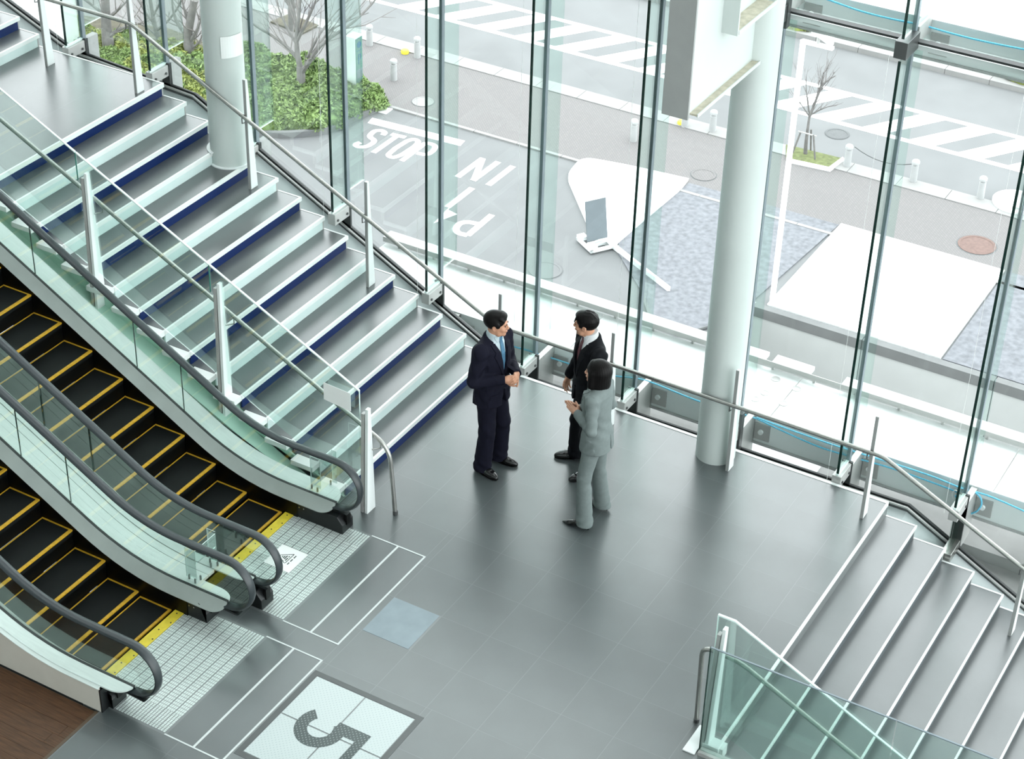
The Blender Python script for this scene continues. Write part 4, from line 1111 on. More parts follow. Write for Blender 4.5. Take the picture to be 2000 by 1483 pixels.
tree('thick bare tree past the upper stair landing, left of its tall post', (214, 118), 0, [(212, 90), (208, 60), (206, 20), (204, -60)],
     [([(212, 72), (228, 60), (245, 52), (262, 48)], .06), ([(206, 30), (180, 10), (150, -10)], .05), ([(207, 40), (235, 15), (270, -20)], .05), ([(205, 10), (190, -30)], .04)], 5, r=.17, ntw=7, tl=1.0)
tree('slim bare tree past the upper stair landing, right of its tall post', (318, 100), 0, [(308, 70), (300, 40), (292, -10)],
     [([(306, 60), (330, 40), (350, 10), (372, -30)], .04), ([(300, 45), (280, 20), (262, -20)], .04), ([(310, 75), (290, 55), (270, 45), (250, 40)], .03), ([(300, 30), (315, 0), (330, -40)], .03)], 7, r=.08, ntw=9, tl=.9)
tree('gnarled bare tree directly left of the left white column', (372, 130), 0, [(370, 100), (366, 70), (372, 40), (380, 0)],
     [([(368, 85), (385, 60), (395, 30)], .06), ([(366, 70), (345, 45), (335, 10), (340, -30)], .06), ([(370, 50), (360, 20), (352, -20)], .05), ([(372, 95), (388, 85), (400, 60)], .04)], 9, r=.15, ntw=8, tl=.8)
tree('distant bare tree beyond the sidewalk behind the large bare tree', (572, 58), 0, [(570, 30), (569, 0), (567, -40)],
     [([(570, 20), (590, -5), (610, -40)], .05), ([(569, 15), (550, -10), (530, -50)], .05)], 13, r=.12, ntw=6, tl=1.2)
pb = [street(px, py) for px, py in ((528, 45), (565, 30), (622, 52), (590, 68))]
MB().prism([(p[0], p[1], GZ) for p in pb], (0, 0, .05)).build('planting_bed', 'soil', label='small soil square around the distant bare tree', cat='planting bed')
# small staked tree
tree('small bare staked tree in a grass square on the sidewalk', (1573, 303), 0, [(1574, 280), (1577, 255), (1581, 228)],
     [([(1581, 228), (1590, 205), (1600, 180), (1612, 160), (1632, 148)], .035), ([(1581, 228), (1578, 200), (1574, 175), (1575, 150)], .022), ([(1583, 225), (1600, 215), (1618, 208), (1632, 205)], .02),
      ([(1581, 228), (1566, 205), (1553, 192)], .018), ([(1594, 192), (1604, 165), (1608, 140)], .02), ([(1606, 168), (1606, 150), (1622, 120)], .016)], 21, r=.05, ntw=9, tl=.5)
pb = [street(px, py) for px, py in ((1535, 285), (1645, 312), (1618, 332), (1535, 314))]
MB().prism([(p[0], p[1], GZ) for p in pb], (0, 0, .04)).build('planting_bed', 'grass', label='grass square around the small staked tree', cat='planting bed')
MB().slab([(p[0], p[1], GZ) for p in pb[1:]], [(p[0] + .07, p[1] - .07, GZ) for p in pb[1:]], (0, 0, .08)).build('kerb', 'concrete_white', label='white edging around the grass square of the small tree', cat='kerb')
stk = thing('tree_stake', 'wooden stake frame propping the small bare tree', 'stake', street(1575, 305))
b0 = street(1573, 303)
for dx, dy in ((-.22, -.1), (.24, -.12), (.02, .2)):
    MB().tube([(b0[0] + dx * 1.3, b0[1] + dy * 1.3, GZ), (b0[0] + dx * .7, b0[1] + dy * .7, GZ + .62)], .022, 6).build('stake', 'bark', stk)
MB().tube([(b0[0] - .22, b0[1] - .08, GZ + .6), (b0[0] + .24, b0[1] - .08, GZ + .6)], .02, 6).build('crossbar', 'bracket_grey', stk)

# white louvred cabinet seen past the top of the stairs
c = street(120, 135)
lc = thing('louvre_cabinet', 'white louvred cabinet outside at the top left corner', 'cabinet', c)
MB().box(c[0] - 1.6, c[0] - .12, c[1] - .5, c[1] + .9, GZ, GZ + 2.4).build('cabinet_body', 'concrete_white', lc)
for i in range(22):
    z = GZ + .15 + i * .1
    MB().quadbox([(c[0] - 1.58, c[1] - .56, z), (c[0] - .1, c[1] - .56, z), (c[0] - .1, c[1] - .5, z + .03), (c[0] - 1.58, c[1] - .5, z + .03),
                  (c[0] - 1.58, c[1] - .56, z + .02), (c[0] - .1, c[1] - .56, z + .02), (c[0] - .1, c[1] - .5, z + .06), (c[0] - 1.58, c[1] - .5, z + .06)]).build('louvre', 'white_paint', lc)
# ================================================================== PEOPLE
mat('skin', rgb(188, 140, 114), rough=0.5, var=0.05, scale=20, spec=0.3)
mat('skin_pale', rgb(198, 152, 128), rough=0.5, var=0.05, scale=20, spec=0.3)
mat('hair_black', rgb(13, 11, 11), rough=0.44, var=0.2, scale=60, stretch=(1, 1, .15), spec=0.14, bump=.12, bscale=160)
mat('suit_navy', rgb(17, 17, 31), rough=0.8, var=0.12, scale=30, bump=.1, bscale=300, spec=0.15)
mat('suit_black', rgb(14, 16, 20), rough=0.8, var=0.12, scale=30, bump=.1, bscale=300, spec=0.15)
mat('suit_grey', rgb(110, 119, 118), rough=0.75, var=0.06, scale=30, bump=.1, bscale=300, spec=0.2)
mat('shirt_pale', rgb(180, 194, 200), rough=0.7, var=0.03)
mat('shirt_white', rgb(206, 208, 210), rough=0.7, var=0.03)
mat('tie_blue', rgb(76, 118, 146), rough=0.5, var=0.22, scale=70)
mat('tie_wine', rgb(78, 28, 36), rough=0.5, var=0.15, scale=60)
mat('shoe_black', rgb(16, 16, 17), rough=0.16, var=0.1, spec=0.6)
mat('eye_dark', rgb(28, 20, 18), rough=0.2)
mat('lip', rgb(176, 112, 100), rough=0.5)

class Field:
    def __init__(self, lo, hi, h):
        self.lo = np.array(lo, float); self.h = h
        n = np.ceil((np.array(hi) - self.lo) / h).astype(int) + 1
        self.n = n
        self.ax = [self.lo[i] + h * np.arange(n[i]) for i in range(3)]
        self.d = np.full(n, .08, np.float32)
    def _win(self, lo, hi, m):
        a = np.maximum(np.floor((np.array(lo) - m - self.lo) / self.h).astype(int), 0)
        b = np.minimum(np.ceil((np.array(hi) + m - self.lo) / self.h).astype(int) + 1, self.n)
        if np.any(b <= a): return None
        sl = tuple(slice(a[i], b[i]) for i in range(3))
        X = self.ax[0][sl[0]][:, None, None]; Y = self.ax[1][sl[1]][None, :, None]; Z = self.ax[2][sl[2]][None, None, :]
        return sl, X, Y, Z
    def _apply(self, sl, e, k, op):
        a = self.d[sl]
        if op == 'u':
            if k > 0:
                t = np.clip(.5 + .5 * (a - e) / k, 0, 1); r = a * (1 - t) + e * t - k * t * (1 - t)
            else: r = np.minimum(a, e)
        elif op == 's':
            e = -e
            if k > 0:
                t = np.clip(.5 - .5 * (a - e) / k, 0, 1); r = a * (1 - t) + e * t + k * t * (1 - t)
            else: r = np.maximum(a, e)
        self.d[sl] = r
    def ell(self, c, r, k=.02, T=None, op='u'):
        c = np.array(c, float); r = np.array(r, float)
        rm = r.max()
        cw = c if T is None else T[0] @ c + T[1]
        w = self._win(cw - rm, cw + rm, .05 + k)
        if w is None: return
        sl, X, Y, Z = w
        if T is None: x, y, z = X - c[0], Y - c[1], Z - c[2]
        else:
            dx, dy, dz = X - cw[0], Y - cw[1], Z - cw[2]; Rm = T[0]
            x = Rm[0, 0] * dx + Rm[1, 0] * dy + Rm[2, 0] * dz; y = Rm[0, 1] * dx + Rm[1, 1] * dy + Rm[2, 1] * dz; z = Rm[0, 2] * dx + Rm[1, 2] * dy + Rm[2, 2] * dz
        k0 = np.sqrt((x / r[0]) ** 2 + (y / r[1]) ** 2 + (z / r[2]) ** 2)
        k1 = np.sqrt((x / r[0] ** 2) ** 2 + (y / r[1] ** 2) ** 2 + (z / r[2] ** 2) ** 2) + 1e-6
        e = np.where(k0 < 1e-3, -r.min(), k0 * (k0 - 1) / k1)
        self._apply(sl, e, k, op)
    def cone(self, a, b, ra, rb, k=.02, T=None, op='u', flat=None):
        """round cone; flat=(dir, factor) squeezes distances along dir."""
        a = np.array(a, float); b = np.array(b, float)
        if T is not None: a = T[0] @ a + T[1]; b = T[0] @ b + T[1]
        rm = max(ra, rb) * (1 if flat is None else max(1, 1 / flat[1]))
        w = self._win(np.minimum(a, b) - rm, np.maximum(a, b) + rm, .05 + k)
        if w is None: return
        sl, X, Y, Z = w
        ba = b - a; L2 = ba @ ba + 1e-9
        px, py, pz = X - a[0], Y - a[1], Z - a[2]
        t = np.clip((px * ba[0] + py * ba[1] + pz * ba[2]) / L2, 0, 1)
        qx, qy, qz = px - ba[0] * t, py - ba[1] * t, pz - ba[2] * t
        if flat is not None:
            dv = np.array(flat[0], float); dv /= np.linalg.norm(dv)
            if T is not None: dv = T[0] @ dv
            s = (qx * dv[0] + qy * dv[1] + qz * dv[2]) * (flat[1] - 1)
            qx, qy, qz = qx + s * dv[0], qy + s * dv[1], qz + s * dv[2]
        e = np.sqrt(qx * qx + qy * qy + qz * qz) - (ra + (rb - ra) * t)
        self._apply(sl, e, k, op)
    def loft(self, rows, k=.02, op='u', p=2.3):
        """rows: (z, cx, cy, a, b) ascending in z."""
        R_ = np.array(rows, float)
        lo = [(R_[:, 1] - R_[:, 3]).min(), (R_[:, 2] - R_[:, 4]).min(), R_[0, 0]]; hi = [(R_[:, 1] + R_[:, 3]).max(), (R_[:, 2] + R_[:, 4]).max(), R_[-1, 0]]
        sl, X, Y, Z = self._win(lo, hi, .05 + k)
        z = Z.ravel()
        def sm(c):
            return np.interp(z, R_[:, 0], R_[:, c])[None, None, :]
        cx, cy, a, b = sm(1), sm(2), sm(3), sm(4)
        q = (np.abs((X - cx) / a) ** p + np.abs((Y - cy) / b) ** p) ** (1 / p)
        e = (q - 1) * np.minimum(a, b)
        e = np.maximum(e, np.maximum(R_[0, 0] - Z, Z - R_[-1, 0]))
        self._apply(sl, e, k, op)
    def cut(self, fn, lo, hi):
        w = self._win(lo, hi, 0)
        sl, X, Y, Z = w
        self.d[sl] = np.maximum(self.d[sl], fn(X, Y, Z))
    def warp(self, fn):
        X = self.ax[0][:, None, None]; Y = self.ax[1][None, :, None]; Z = self.ax[2][None, None, :]
        m = np.abs(self.d) < .05
        f = fn(X, Y, Z) * np.ones_like(self.d)
        self.d = np.where(m, self.d + f, self.d).astype(np.float32)
    def blur(self, n=1):
        for _ in range(n):
            for ax_ in range(3):
                d = self.d; e = d.copy()
                s0 = [slice(None)] * 3; s1 = [slice(None)] * 3; s2 = [slice(None)] * 3
                s0[ax_] = slice(1, -1); s1[ax_] = slice(0, -2); s2[ax_] = slice(2, None)
                e[tuple(s0)] = .5 * d[tuple(s0)] + .25 * (d[tuple(s1)] + d[tuple(s2)])
                self.d = e
    def height(self):
        """front surface y(x,z): largest y with d<0."""
        d = self.d; neg = d < 0
        anyn = neg.any(1)
        ny = d.shape[1]
        j = ny - 1 - np.argmax(neg[:, ::-1, :], axis=1)
        j = np.clip(j, 0, ny - 2)
        I, K = np.meshgrid(np.arange(d.shape[0]), np.arange(d.shape[2]), indexing='ij')
        a = d[I, j, K]; b = d[I, j + 1, K]
        y = self.ax[1][j] + self.h * a / (a - b + 1e-9)
        return np.where(anyn, y, np.nan)
    def mesh(self, name):
        d = self.d; s = d < 0
        cnt = np.zeros(np.array(d.shape) - 1, np.int8)
        for i in (0, 1):
            for j in (0, 1):
                for k in (0, 1):
                    cnt += s[i:d.shape[0] - 1 + i, j:d.shape[1] - 1 + j, k:d.shape[2] - 1 + k]
        act = (cnt > 0) & (cnt < 8)
        C = np.argwhere(act)
        idx = np.full(act.shape, -1, np.int64); idx[act] = np.arange(len(C))
        acc = np.zeros((len(C), 3)); num = np.zeros(len(C))
        corners = [(0, 0, 0), (1, 0, 0), (0, 1, 0), (1, 1, 0), (0, 0, 1), (1, 0, 1), (0, 1, 1), (1, 1, 1)]
        vals = [d[C[:, 0] + c[0], C[:, 1] + c[1], C[:, 2] + c[2]].astype(float) for c in corners]
        for a in range(8):
            for b in range(a + 1, 8):
                df = np.abs(np.array(corners[a]) - np.array(corners[b])).sum()
                if df != 1: continue
                va, vb = vals[a], vals[b]; m = (va < 0) != (vb < 0)
                t = np.where(m, va / np.where(m, va - vb, 1), 0)
                p = np.array(corners[a])[None, :] + t[:, None] * (np.array(corners[b]) - np.array(corners[a]))[None, :]
                acc += np.where(m[:, None], p, 0); num += m
        V = self.lo + self.h * (C + acc / num[:, None])
        Q = []
        for ax_ in range(3):
            o1, o2 = [(1, 2), (2, 0), (0, 1)][ax_]
            sa = [slice(None)] * 3; sb = [slice(None)] * 3
            sa[ax_] = slice(0, -1); sb[ax_] = slice(1, None)
            sa[o1] = sb[o1] = slice(1, -1); sa[o2] = sb[o2] = slice(1, -1)
            A, B = s[tuple(sa)], s[tuple(sb)]
            E = np.argwhere(A != B)
            if not len(E): continue
            flip = A[E[:, 0], E[:, 1], E[:, 2]]
            c = E.copy(); c[:, o1] += 1; c[:, o2] += 1
            def cell(d1, d2):
                q = c.copy(); q[:, o1] += d1; q[:, o2] += d2
                return idx[q[:, 0], q[:, 1], q[:, 2]]
            q = np.stack([cell(-1, -1), cell(0, -1), cell(0, 0), cell(-1, 0)], 1)
            q[~flip] = q[~flip][:, ::-1]
            Q.append(q)
        Q = np.concatenate(Q)
        Q = Q[(Q >= 0).all(1)]
        return V, Q
def np_mesh(name, V, Q):
    me = bpy.data.meshes.new(name)
    me.vertices.add(len(V)); me.vertices.foreach_set('co', V.astype(np.float32).ravel())
    nl = Q.size; k = Q.shape[1]
    me.loops.add(nl); me.loops.foreach_set('vertex_index', Q.astype(np.int32).ravel())
    me.polygons.add(len(Q)); me.polygons.foreach_set('loop_start', np.arange(0, nl, k, dtype=np.int32))
    try: me.polygons.foreach_set('loop_total', np.full(len(Q), k, dtype=np.int32))
    except Exception: pass
    me.update(calc_edges=True); me.validate()
    return me
def rotz(a):
    c, s = math.cos(a), math.sin(a); return np.array([[c, -s, 0], [s, c, 0], [0, 0, 1.0]])
def rotx(a):
    c, s = math.cos(a), math.sin(a); return np.array([[1.0, 0, 0], [0, c, -s], [0, s, c]])
def roty(a):
    c, s = math.cos(a), math.sin(a); return np.array([[c, 0, s], [0, 1.0, 0], [-s, 0, c]])
def frame(y, z):
    """rotation whose local y points along y and local z roughly along z."""
    y = np.array(y, float); y /= np.linalg.norm(y); z = np.array(z, float); z = z - y * (z @ y); z /= np.linalg.norm(z)
    x = np.cross(y, z); return np.stack([x, y, z], 1)

class Person:
    """local frame: x right, y forward, z up."""
    def __init__(self, loc, face, label, skin):
        f = np.array([face[0], face[1], 0.0]); f /= np.linalg.norm(f)
        self.R = np.stack([np.array([f[1], -f[0], 0]), f, np.array([0, 0, 1.0])], 1)
        self.loc = np.array(loc, float); self.label = label; self.skin = skin; self.root = None
    def put(self, name, V, Q, m, smooth=True):
        W = V @ self.R.T + self.loc
        me = np_mesh(name, W, Q)
        if self.root is None:
            o = link_mesh(name, me, m, None, center=tuple(self.loc), smooth=smooth)
            self.root = o; _reg(o, self.label, 'person')
        else:
            o = link_mesh(name, me, m, self.root, smooth=smooth)
        return o
    def field(self, name, F, m):
        V, Q = F.mesh(name); return self.put(name, V, Q, m)
    def mb(self, name, mb, m, smooth=False, parent=None):
        me = bpy.data.meshes.new(name); me.from_pydata([tuple(self.R @ np.array(v) + self.loc) for v in mb.v], [], mb.f); me.update()
        return link_mesh(name, me, m, parent or self.root, smooth=smooth)
    def decal(self, name, hm, F, rows, m, off=.004, th=.004, cols=6, parent=None, sdx=0.0):
        """rows: (z, xl, xr) draped on the front surface given by height map hm of field F."""
        mb = MB(); g = []
        R2 = []
        for (za, la, ra), (zb_, lb, rb_) in zip(rows[:-1], rows[1:]):
            m_ = max(1, int(abs(zb_ - za) / .012))
            R2 += [(za + (zb_ - za) * i / m_, la + (lb - la) * i / m_, ra + (rb_ - ra) * i / m_) for i in range(m_)]
        rows = R2 + [rows[-1]]
        def yy(x, z):
            i = (x - F.lo[0]) / F.h; k = (z - F.lo[2]) / F.h
            i0 = int(np.clip(math.floor(i), 0, hm.shape[0] - 2)); k0 = int(np.clip(math.floor(k), 0, hm.shape[1] - 2)); fi, fk = i - i0, k - k0
            q = [hm[i0, k0], hm[i0 + 1, k0], hm[i0, k0 + 1], hm[i0 + 1, k0 + 1]]
            if any(np.isnan(v) for v in q):
                q = [v for v in q if not np.isnan(v)]
                return q[0] if q else 0.0
            return (q[0] * (1 - fi) + q[1] * fi) * (1 - fk) + (q[2] * (1 - fi) + q[3] * fi) * fk
        n = len(rows)
        for layer in (0, 1):
            for (z, xl, xr) in rows:
                for c in range(cols + 1):
                    x = xl + (xr - xl) * c / cols
                    mb.v.append((x, yy(x + sdx * (1 - c / cols if sdx > 0 else c / cols), z) + off - th * (1 - layer), z))
        w = cols + 1; o = n * w
        for r in range(n - 1):
            for c in range(cols):
                mb.f.append((o + r * w + c, o + r * w + c + 1, o + (r + 1) * w + c + 1, o + (r + 1) * w + c))
        for r in range(n - 1):
            for c in (0, cols):
                mb.f.append((r * w + c, (r + 1) * w + c, o + (r + 1) * w + c, o + r * w + c))
        for r in (0, n - 1):
            for c in range(cols):
                mb.f.append((r * w + c, o + r * w + c, o + r * w + c + 1, r * w + c + 1))
        return self.mb(name, mb, m, parent=parent)

def head_prims(F, T, female=False):
    s = .95 if female else 1.0
    def e(c, r, k=.02, op='u'): F.ell(np.array(c) * s, np.array(r) * s, k, T, op)
    def cn(a, b, ra, rb, k=.01, op='u'): F.cone(np.array(a) * s, np.array(b) * s, ra * s, rb * s, k, T, op)
    e((0, -.016, .036), (.077, .098, .088), .02)          # skull
    e((0, .026, -.028), (.060, .066, .080), .03)          # face
    cn((-.036, .03, -.072), (.036, .03, -.072), .026, .026, .03)   # jaw
    e((0, .070, -.090), (.024, .020, .020), .02)          # chin
    e((-.040, .066, -.022), (.022, .018, .02), .02); e((.040, .066, -.022), (.022, .018, .02), .02)   # cheeks
    cn((-.034, .084, .026), (.034, .084, .026), .010, .010, .014)  # brow
    cn((0, .092, .016), (0, .107, -.020), .007, .0110, .008)       # nose
    e((-.011, .101, -.024), (.009, .010, .008), .006); e((.011, .101, -.024), (.009, .010, .008), .006)
    e((-.030, .096, .008), (.016, .012, .010), .008, 's'); e((.030, .096, .008), (.016, .012, .010), .008, 's')   # eye sockets
    e((0, .091, -.050), (.024, .010, .0055), .006); e((0, .089, -.061), (.020, .010, .006), .006)   # lips
    for sx in (-1, 1):
        e((sx * .079, -.006, -.004), (.010, .021, .032), .006); e((sx * .088, .0, .0), (.006, .011, .018), .004, 's')
    cn((0, -.02, -.05), (0, -.03, -.16), .052 if not female else .045, .056 if not female else .048, .02)   # neck

def hand_prims(F, wrist, dirv, palm_n, side, curl, spread=.2, s=1.0, thumb=.6):
    """side +1: thumb on local +x of the frame (y along the fingers, z out of the back of the hand)."""
    Rm = frame(dirv, palm_n); T = (Rm, np.array(wrist, float))
    F.ell((0, .045 * s, 0), (.040 * s, .050 * s, .0155 * s), .012, T)
    F.cone((0, -.03, 0), (0, .02, 0), .026 * s, .028 * s, .015, T)
    base = [(.028, .082), (.0095, .090), (-.0095, .087), (-.027, .077)]
    ln = [.072, .080, .074, .058]
    for i, (bx, by) in enumerate(base):
        c = curl[i] if isinstance(curl, (list, tuple)) else curl
        ang = 0.0; p = np.array([bx * s * side, by * s - .012, 0]); fan = (bx * spread * 8)
        for j, fr in enumerate((.46, .31, .23)):
            ang += c * (.75 if j == 0 else 1.0)
            d = np.array([math.sin(fan * spread) * side, math.cos(ang), -math.sin(ang)]); d /= np.linalg.norm(d)
            q = p + d * ln[i] * fr * s * 1.12
            F.cone(p, q, (.0092 - .0008 * j) * s, (.0086 - .0010 * j) * s, .003, T)
            p = q
    p = np.array([.026 * side * s, .018 * s, -.004]); d = np.array([.75 * side, .62, -.35]); d /= np.linalg.norm(d)
    q = p + d * .042 * s; F.cone(p, q, .014 * s, .0105 * s, .008, T)
    d2 = np.array([(.75 - thumb) * side, .9, -.25]); d2 /= np.linalg.norm(d2)
    r = q + d2 * .030 * s; F.cone(q, r, .0105 * s, .009 * s, .004, T)
    r2 = r + (d2 + np.array([-.2 * side, 0, -.1])) * .022 * s; F.cone(r, r2, .0092 * s, .0078 * s, .003, T)

def eyes(P, T, s=1.0):
    for sx in (-1, 1):
        b = MB(); c = T[0] @ (np.array([sx * .030, .0865, .0075]) * s) + T[1]
        V = []; 
        b.lathe((0, 0, 0), [(.0001, -.0055), (.006, -.003), (.0085, 0), (.006, .003), (.0001, .0055)], 10)
        b.v = [tuple(T[0] @ (np.array([v[0] * 1.15, v[1] * .55, v[2]])) + c) for v in b.v]
        P.mb('eye', b, 'eye_dark', True)
        b = MB(); pts = [np.array([sx * (.016 + .030 * t), .0975 - .012 * t * t, .0265 + .004 * math.sin(t * 3.0)]) * s for t in (0, .33, .66, 1)]
        b.tube([tuple(T[0] @ p + T[1]) for p in pts], [.0032, .0042, .0036, .0018], 6)
        P.mb('eyebrow', b, 'hair_black', True)
    b = MB(); pts = [np.array([x, .1005 - abs(x) * .28, -.0555 + abs(x) * .14]) * s for x in (-.02, -.01, 0, .01, .02)]
    b.tube([tuple(T[0] @ p + T[1]) for p in pts], [.0012, .0028, .003, .0028, .0012], 5)
    P.mb('lips', b, 'lip', True)

def shoe(P, ank, d, heel=0.0, L=.285, name='shoe', woman=False):
    """ank: ground point below the ankle; d: toe direction in local xy."""
    d = np.array([d[0], d[1], 0.0]); d /= np.linalg.norm(d)
    Rm = np.stack([np.array([d[1], -d[0], 0]), d, np.array([0, 0, 1.0])], 1); T = (Rm, np.array([ank[0], ank[1], 0.0]))
    F = Field(np.array([ank[0], ank[1], 0]) - [.26, .26, .02], np.array([ank[0], ank[1], 0]) + [.26, .26, .2], .004)
    if not woman:
        F.ell((0, .10, .034), (.046, .095, .034), .02, T); F.ell((0, -.035, .045), (.036, .052, .046), .03, T)
        F.cone((0, .02, .05), (0, .09, .042), .036, .034, .03, T); F.cone((0, .15, .028), (0, .19, .022), .032, .021, .02, T)
        F.cone((0, -.02, .08), (0, -.02, .11), .036, .036, .02, T)
        F.cut(lambda X, Y, Z: -Z + 0.002 + 0 * X + 0 * Y, F.lo, F.lo + F.h * F.n)
        o = P.field(name, F, 'shoe_black')
        b = MB(); pts = [(.046, .06), (.047, .11), (.036, .17), (.016, .205), (-.016, .205), (-.036, .17), (-.047, .11), (-.046, .06), (-.034, 0), (-.034, -.055), (-.02, -.085), (.02, -.085), (.034, -.055), (.034, 0)]
        b.prism([tuple(T[0] @ np.array([a, c, .001]) + T[1]) for a, c in pts], (0, 0, .012)); P.mb('shoe_sole', b, 'shoe_black', parent=o)
    else:
        F.cone((0, -.05, heel + .025), (0, .05, .05), .027, .028, .02, T); F.cone((0, .05, .04), (0, .12, .022), .032, .026, .02, T); F.cone((0, .12, .018), (0, .185, .010), .024, .008, .02, T)
        F.ell((0, -.045, heel + .02), (.025, .030, .030), .02, T)
        F.cone((0, -.068, heel), (0, -.062, .0), .014, .0055, .01, T)
        F.cut(lambda X, Y, Z: -Z + 0.001 + 0 * X + 0 * Y, F.lo, F.lo + F.h * F.n)
        P.field(name, F, 'shoe_black')

def build_person(P, pose, cloth, hairfn, female=False):
    J = pose
    hT = (rotz(J['yaw']) @ rotx(J.get('pitch', 0)) @ roty(J.get('roll', 0)), np.array(J['head'], float))
    # ---- body: one continuous surface, thin under the clothes
    pts = [np.array(J[k], float) for k in ('sL', 'sR', 'eL', 'eR', 'wL', 'wR', 'kL', 'kR', 'aL', 'aR', 'head')]
    lo = np.min(pts, 0) - [.22, .24, 0]; hi = np.max(pts, 0) + [.22, .24, .16]; lo[2] = -.01
    F = Field(lo, hi, .005)
    hipz = J['hip'][2]; hx, hy = J['hip'][:2]; cx, cy, cz = J['chest']
    F.cone((hx, hy, hipz), (cx, cy, cz), .095, .10, .03); F.cone((cx, cy, cz), (J['neck']), .09, .05, .03)
    for s in ('L', 'R'):
        F.cone(np.array(J['neck']) - [0, .01, .09], np.array(J['s' + s]) - [0, 0, .02], .04, .04, .02); F.cone(J['s' + s], J['e' + s], .04, .033, .02); F.cone(J['e' + s], J['w' + s], .033, .024, .02)
        sx = -1 if s == 'L' else 1
        F.cone((hx + sx * .08, hy, hipz), J['k' + s], .075, .05, .03); F.cone(J['k' + s], J['a' + s], .05, .035, .02)
        if not female: F.ell((J['a' + s][0], J['a' + s][1] + .03, .04), (.03, .06, .025), .02)
    head_prims(F, hT, female)
    F.cone(J['neck'], tuple(np.array(J['head']) + hT[0] @ np.array([0, -.02, -.06])), .052 if not female else .045, .052 if not female else .046, .02)
    for s in ('L', 'R'):
        h = J['hand' + s]
        hand_prims(F, J['w' + s], h['dir'], h['n'], h['side'], h['curl'], h.get('spread', .2), h.get('s', 1.0), h.get('thumb', .6))
    P.field('person', F, P.skin)
    eyes(P, hT, .95 if female else 1.0)
    # ---- hair
    F = Field(np.array(J['head']) - [.16, .16, .22], np.array(J['head']) + [.16, .16, .19], .004)
    hairfn(F, hT); P.field('hair', F, 'hair_black')
    # ---- trousers
    c = cloth
    lo = np.min([J['aL'], J['aR'], J['kL'], J['kR'], J['hip']], 0) - [.25, .22, 0]; hi = np.max([J['aL'], J['aR'], J['kL'], J['kR'], J['hip']], 0) + [.25, .22, .12]
    lo[2] = 0.0
    F = Field(lo, hi, .0065)
    F.ell((hx, hy, hipz), (.165 if not female else .165, .125, .12), .03)
    for s in ('L', 'R'):
        sx = -1 if s == 'L' else 1
        k_, a_ = np.array(J['k' + s]), np.array(J['a' + s])
        F.cone((hx + sx * .078, hy, hipz - .04), k_, c['thigh'], c['knee'], .035, flat=((1, 0, 0), 1.06))
        F.cone(k_, (a_[0], a_[1] - (.03 if female else .01), -.10), c['knee'], c['cuff'], .018, flat=((1, 0, 0), 1.12))
    ph = c.get('phase', 0)
    F.warp(lambda X, Y, Z: .0035 * np.sin(Z * 46 + X * 22 + Y * 30 + ph) * np.exp(-((Z - .48) / .13) ** 2) + .0045 * np.sin(Z * 60 - X * 30 + Y * 25 + ph) * np.exp(-((Z - .1) / .09) ** 2)
           + .003 * np.sin(Z * 38 + X * 55) * np.exp(-((Z - .8) / .1) ** 2))
    hem = c['hem']
    F.cut(lambda X, Y, Z: hem - Z - .35 * (Y - hy) * .06 + 0 * X, F.lo, F.lo + F.h * F.n)
    tr = P.field('trousers', F, c['suit'])
    # ---- shirt
    nk = np.array(J['neck'])
    F = Field(np.array([cx, cy, cz]) - [.2, .2, .30], nk + [.2, .2, .12], .005)
    fs = .80 if female else 1.0
    F.loft([(cz - .26, hx, hy, .12 * fs, .085 * fs), (cz - .1, cx, cy, .145 * fs, .105 * (.5 + .5 * fs)), (cz + .08, cx, cy, .155 * fs, .105), (nk[2] - .05, nk[0], nk[1] + .005, .12, .085), (nk[2], nk[0], nk[1] + .005, .075, .066), (nk[2] + .03, nk[0], nk[1] + .008, .062, .062)], .01)
    F.cone((nk[0], nk[1] + .004, nk[2] - .02), (nk[0], nk[1] + .012, nk[2] + .065), .074 if not female else .062, .070 if not female else .057, .01)
    F.cut(lambda X, Y, Z: Z - (nk[2] + .072 - .30 * (Y - nk[1])) + 0 * X, F.lo, F.lo + F.h * F.n)
    sh = P.field('shirt', F, c['shirt']); hmS = F.height(); FS = F
    # ---- jacket
    lo = np.min([J['wL'], J['wR'], J['eL'], J['eR'], (hx, hy, c['jhem'])], 0) - [.22, .2, .03]; hi = np.max([J['sL'], J['sR'], J['wL'], J['wR'], J['eL'], J['eR'], nk], 0) + [.2, .22, .12]
    F = Field(lo, hi, .006)
    jh = c['jhem']
    F.loft([(jh - .02, hx, hy, *c['hemab']), (hipz, hx, hy, *c['hipab']), ((hipz + cz) / 2 - .01, (hx + cx) / 2, (hy + cy) / 2, *c['waistab']), (cz + .02, cx, cy, *c['chestab']), (cz + .13, cx, cy - .005, c['chestab'][0] * .95, c['chestab'][1] * .92),
            (nk[2] - .03, nk[0], nk[1] - .012, .13, .082), (nk[2] + .015, nk[0], nk[1] - .014, .080, .068)], .02)
    for s in ('L', 'R'):
        S, E_, W_ = np.array(J['s' + s]), np.array(J['e' + s]), np.array(J['w' + s])
        F.cone(nk + [0, -.02, -.045], S, .062, c['shr'], .03)
        F.cone(S, E_, c['shr'], c['elr'], .028); wv = W_ - E_; wv = wv / np.linalg.norm(wv)
        F.cone(E_, W_ - wv * .012, c['elr'], c['cfr'], .022)
    F.ell((nk[0], nk[1] - .045, nk[2] + .012), (.068, .04, .035), .015)       # collar at the back of the neck
    F.warp(lambda X, Y, Z: .003 * np.sin(Z * 55 + X * 35 - Y * 20 + ph) * np.exp(-((Z - (hipz + .12)) / .13) ** 2) + .0038 * np.sin((X + Z) * 48 + Y * 50 + ph * 2) * (np.abs(X - cx) > .17))
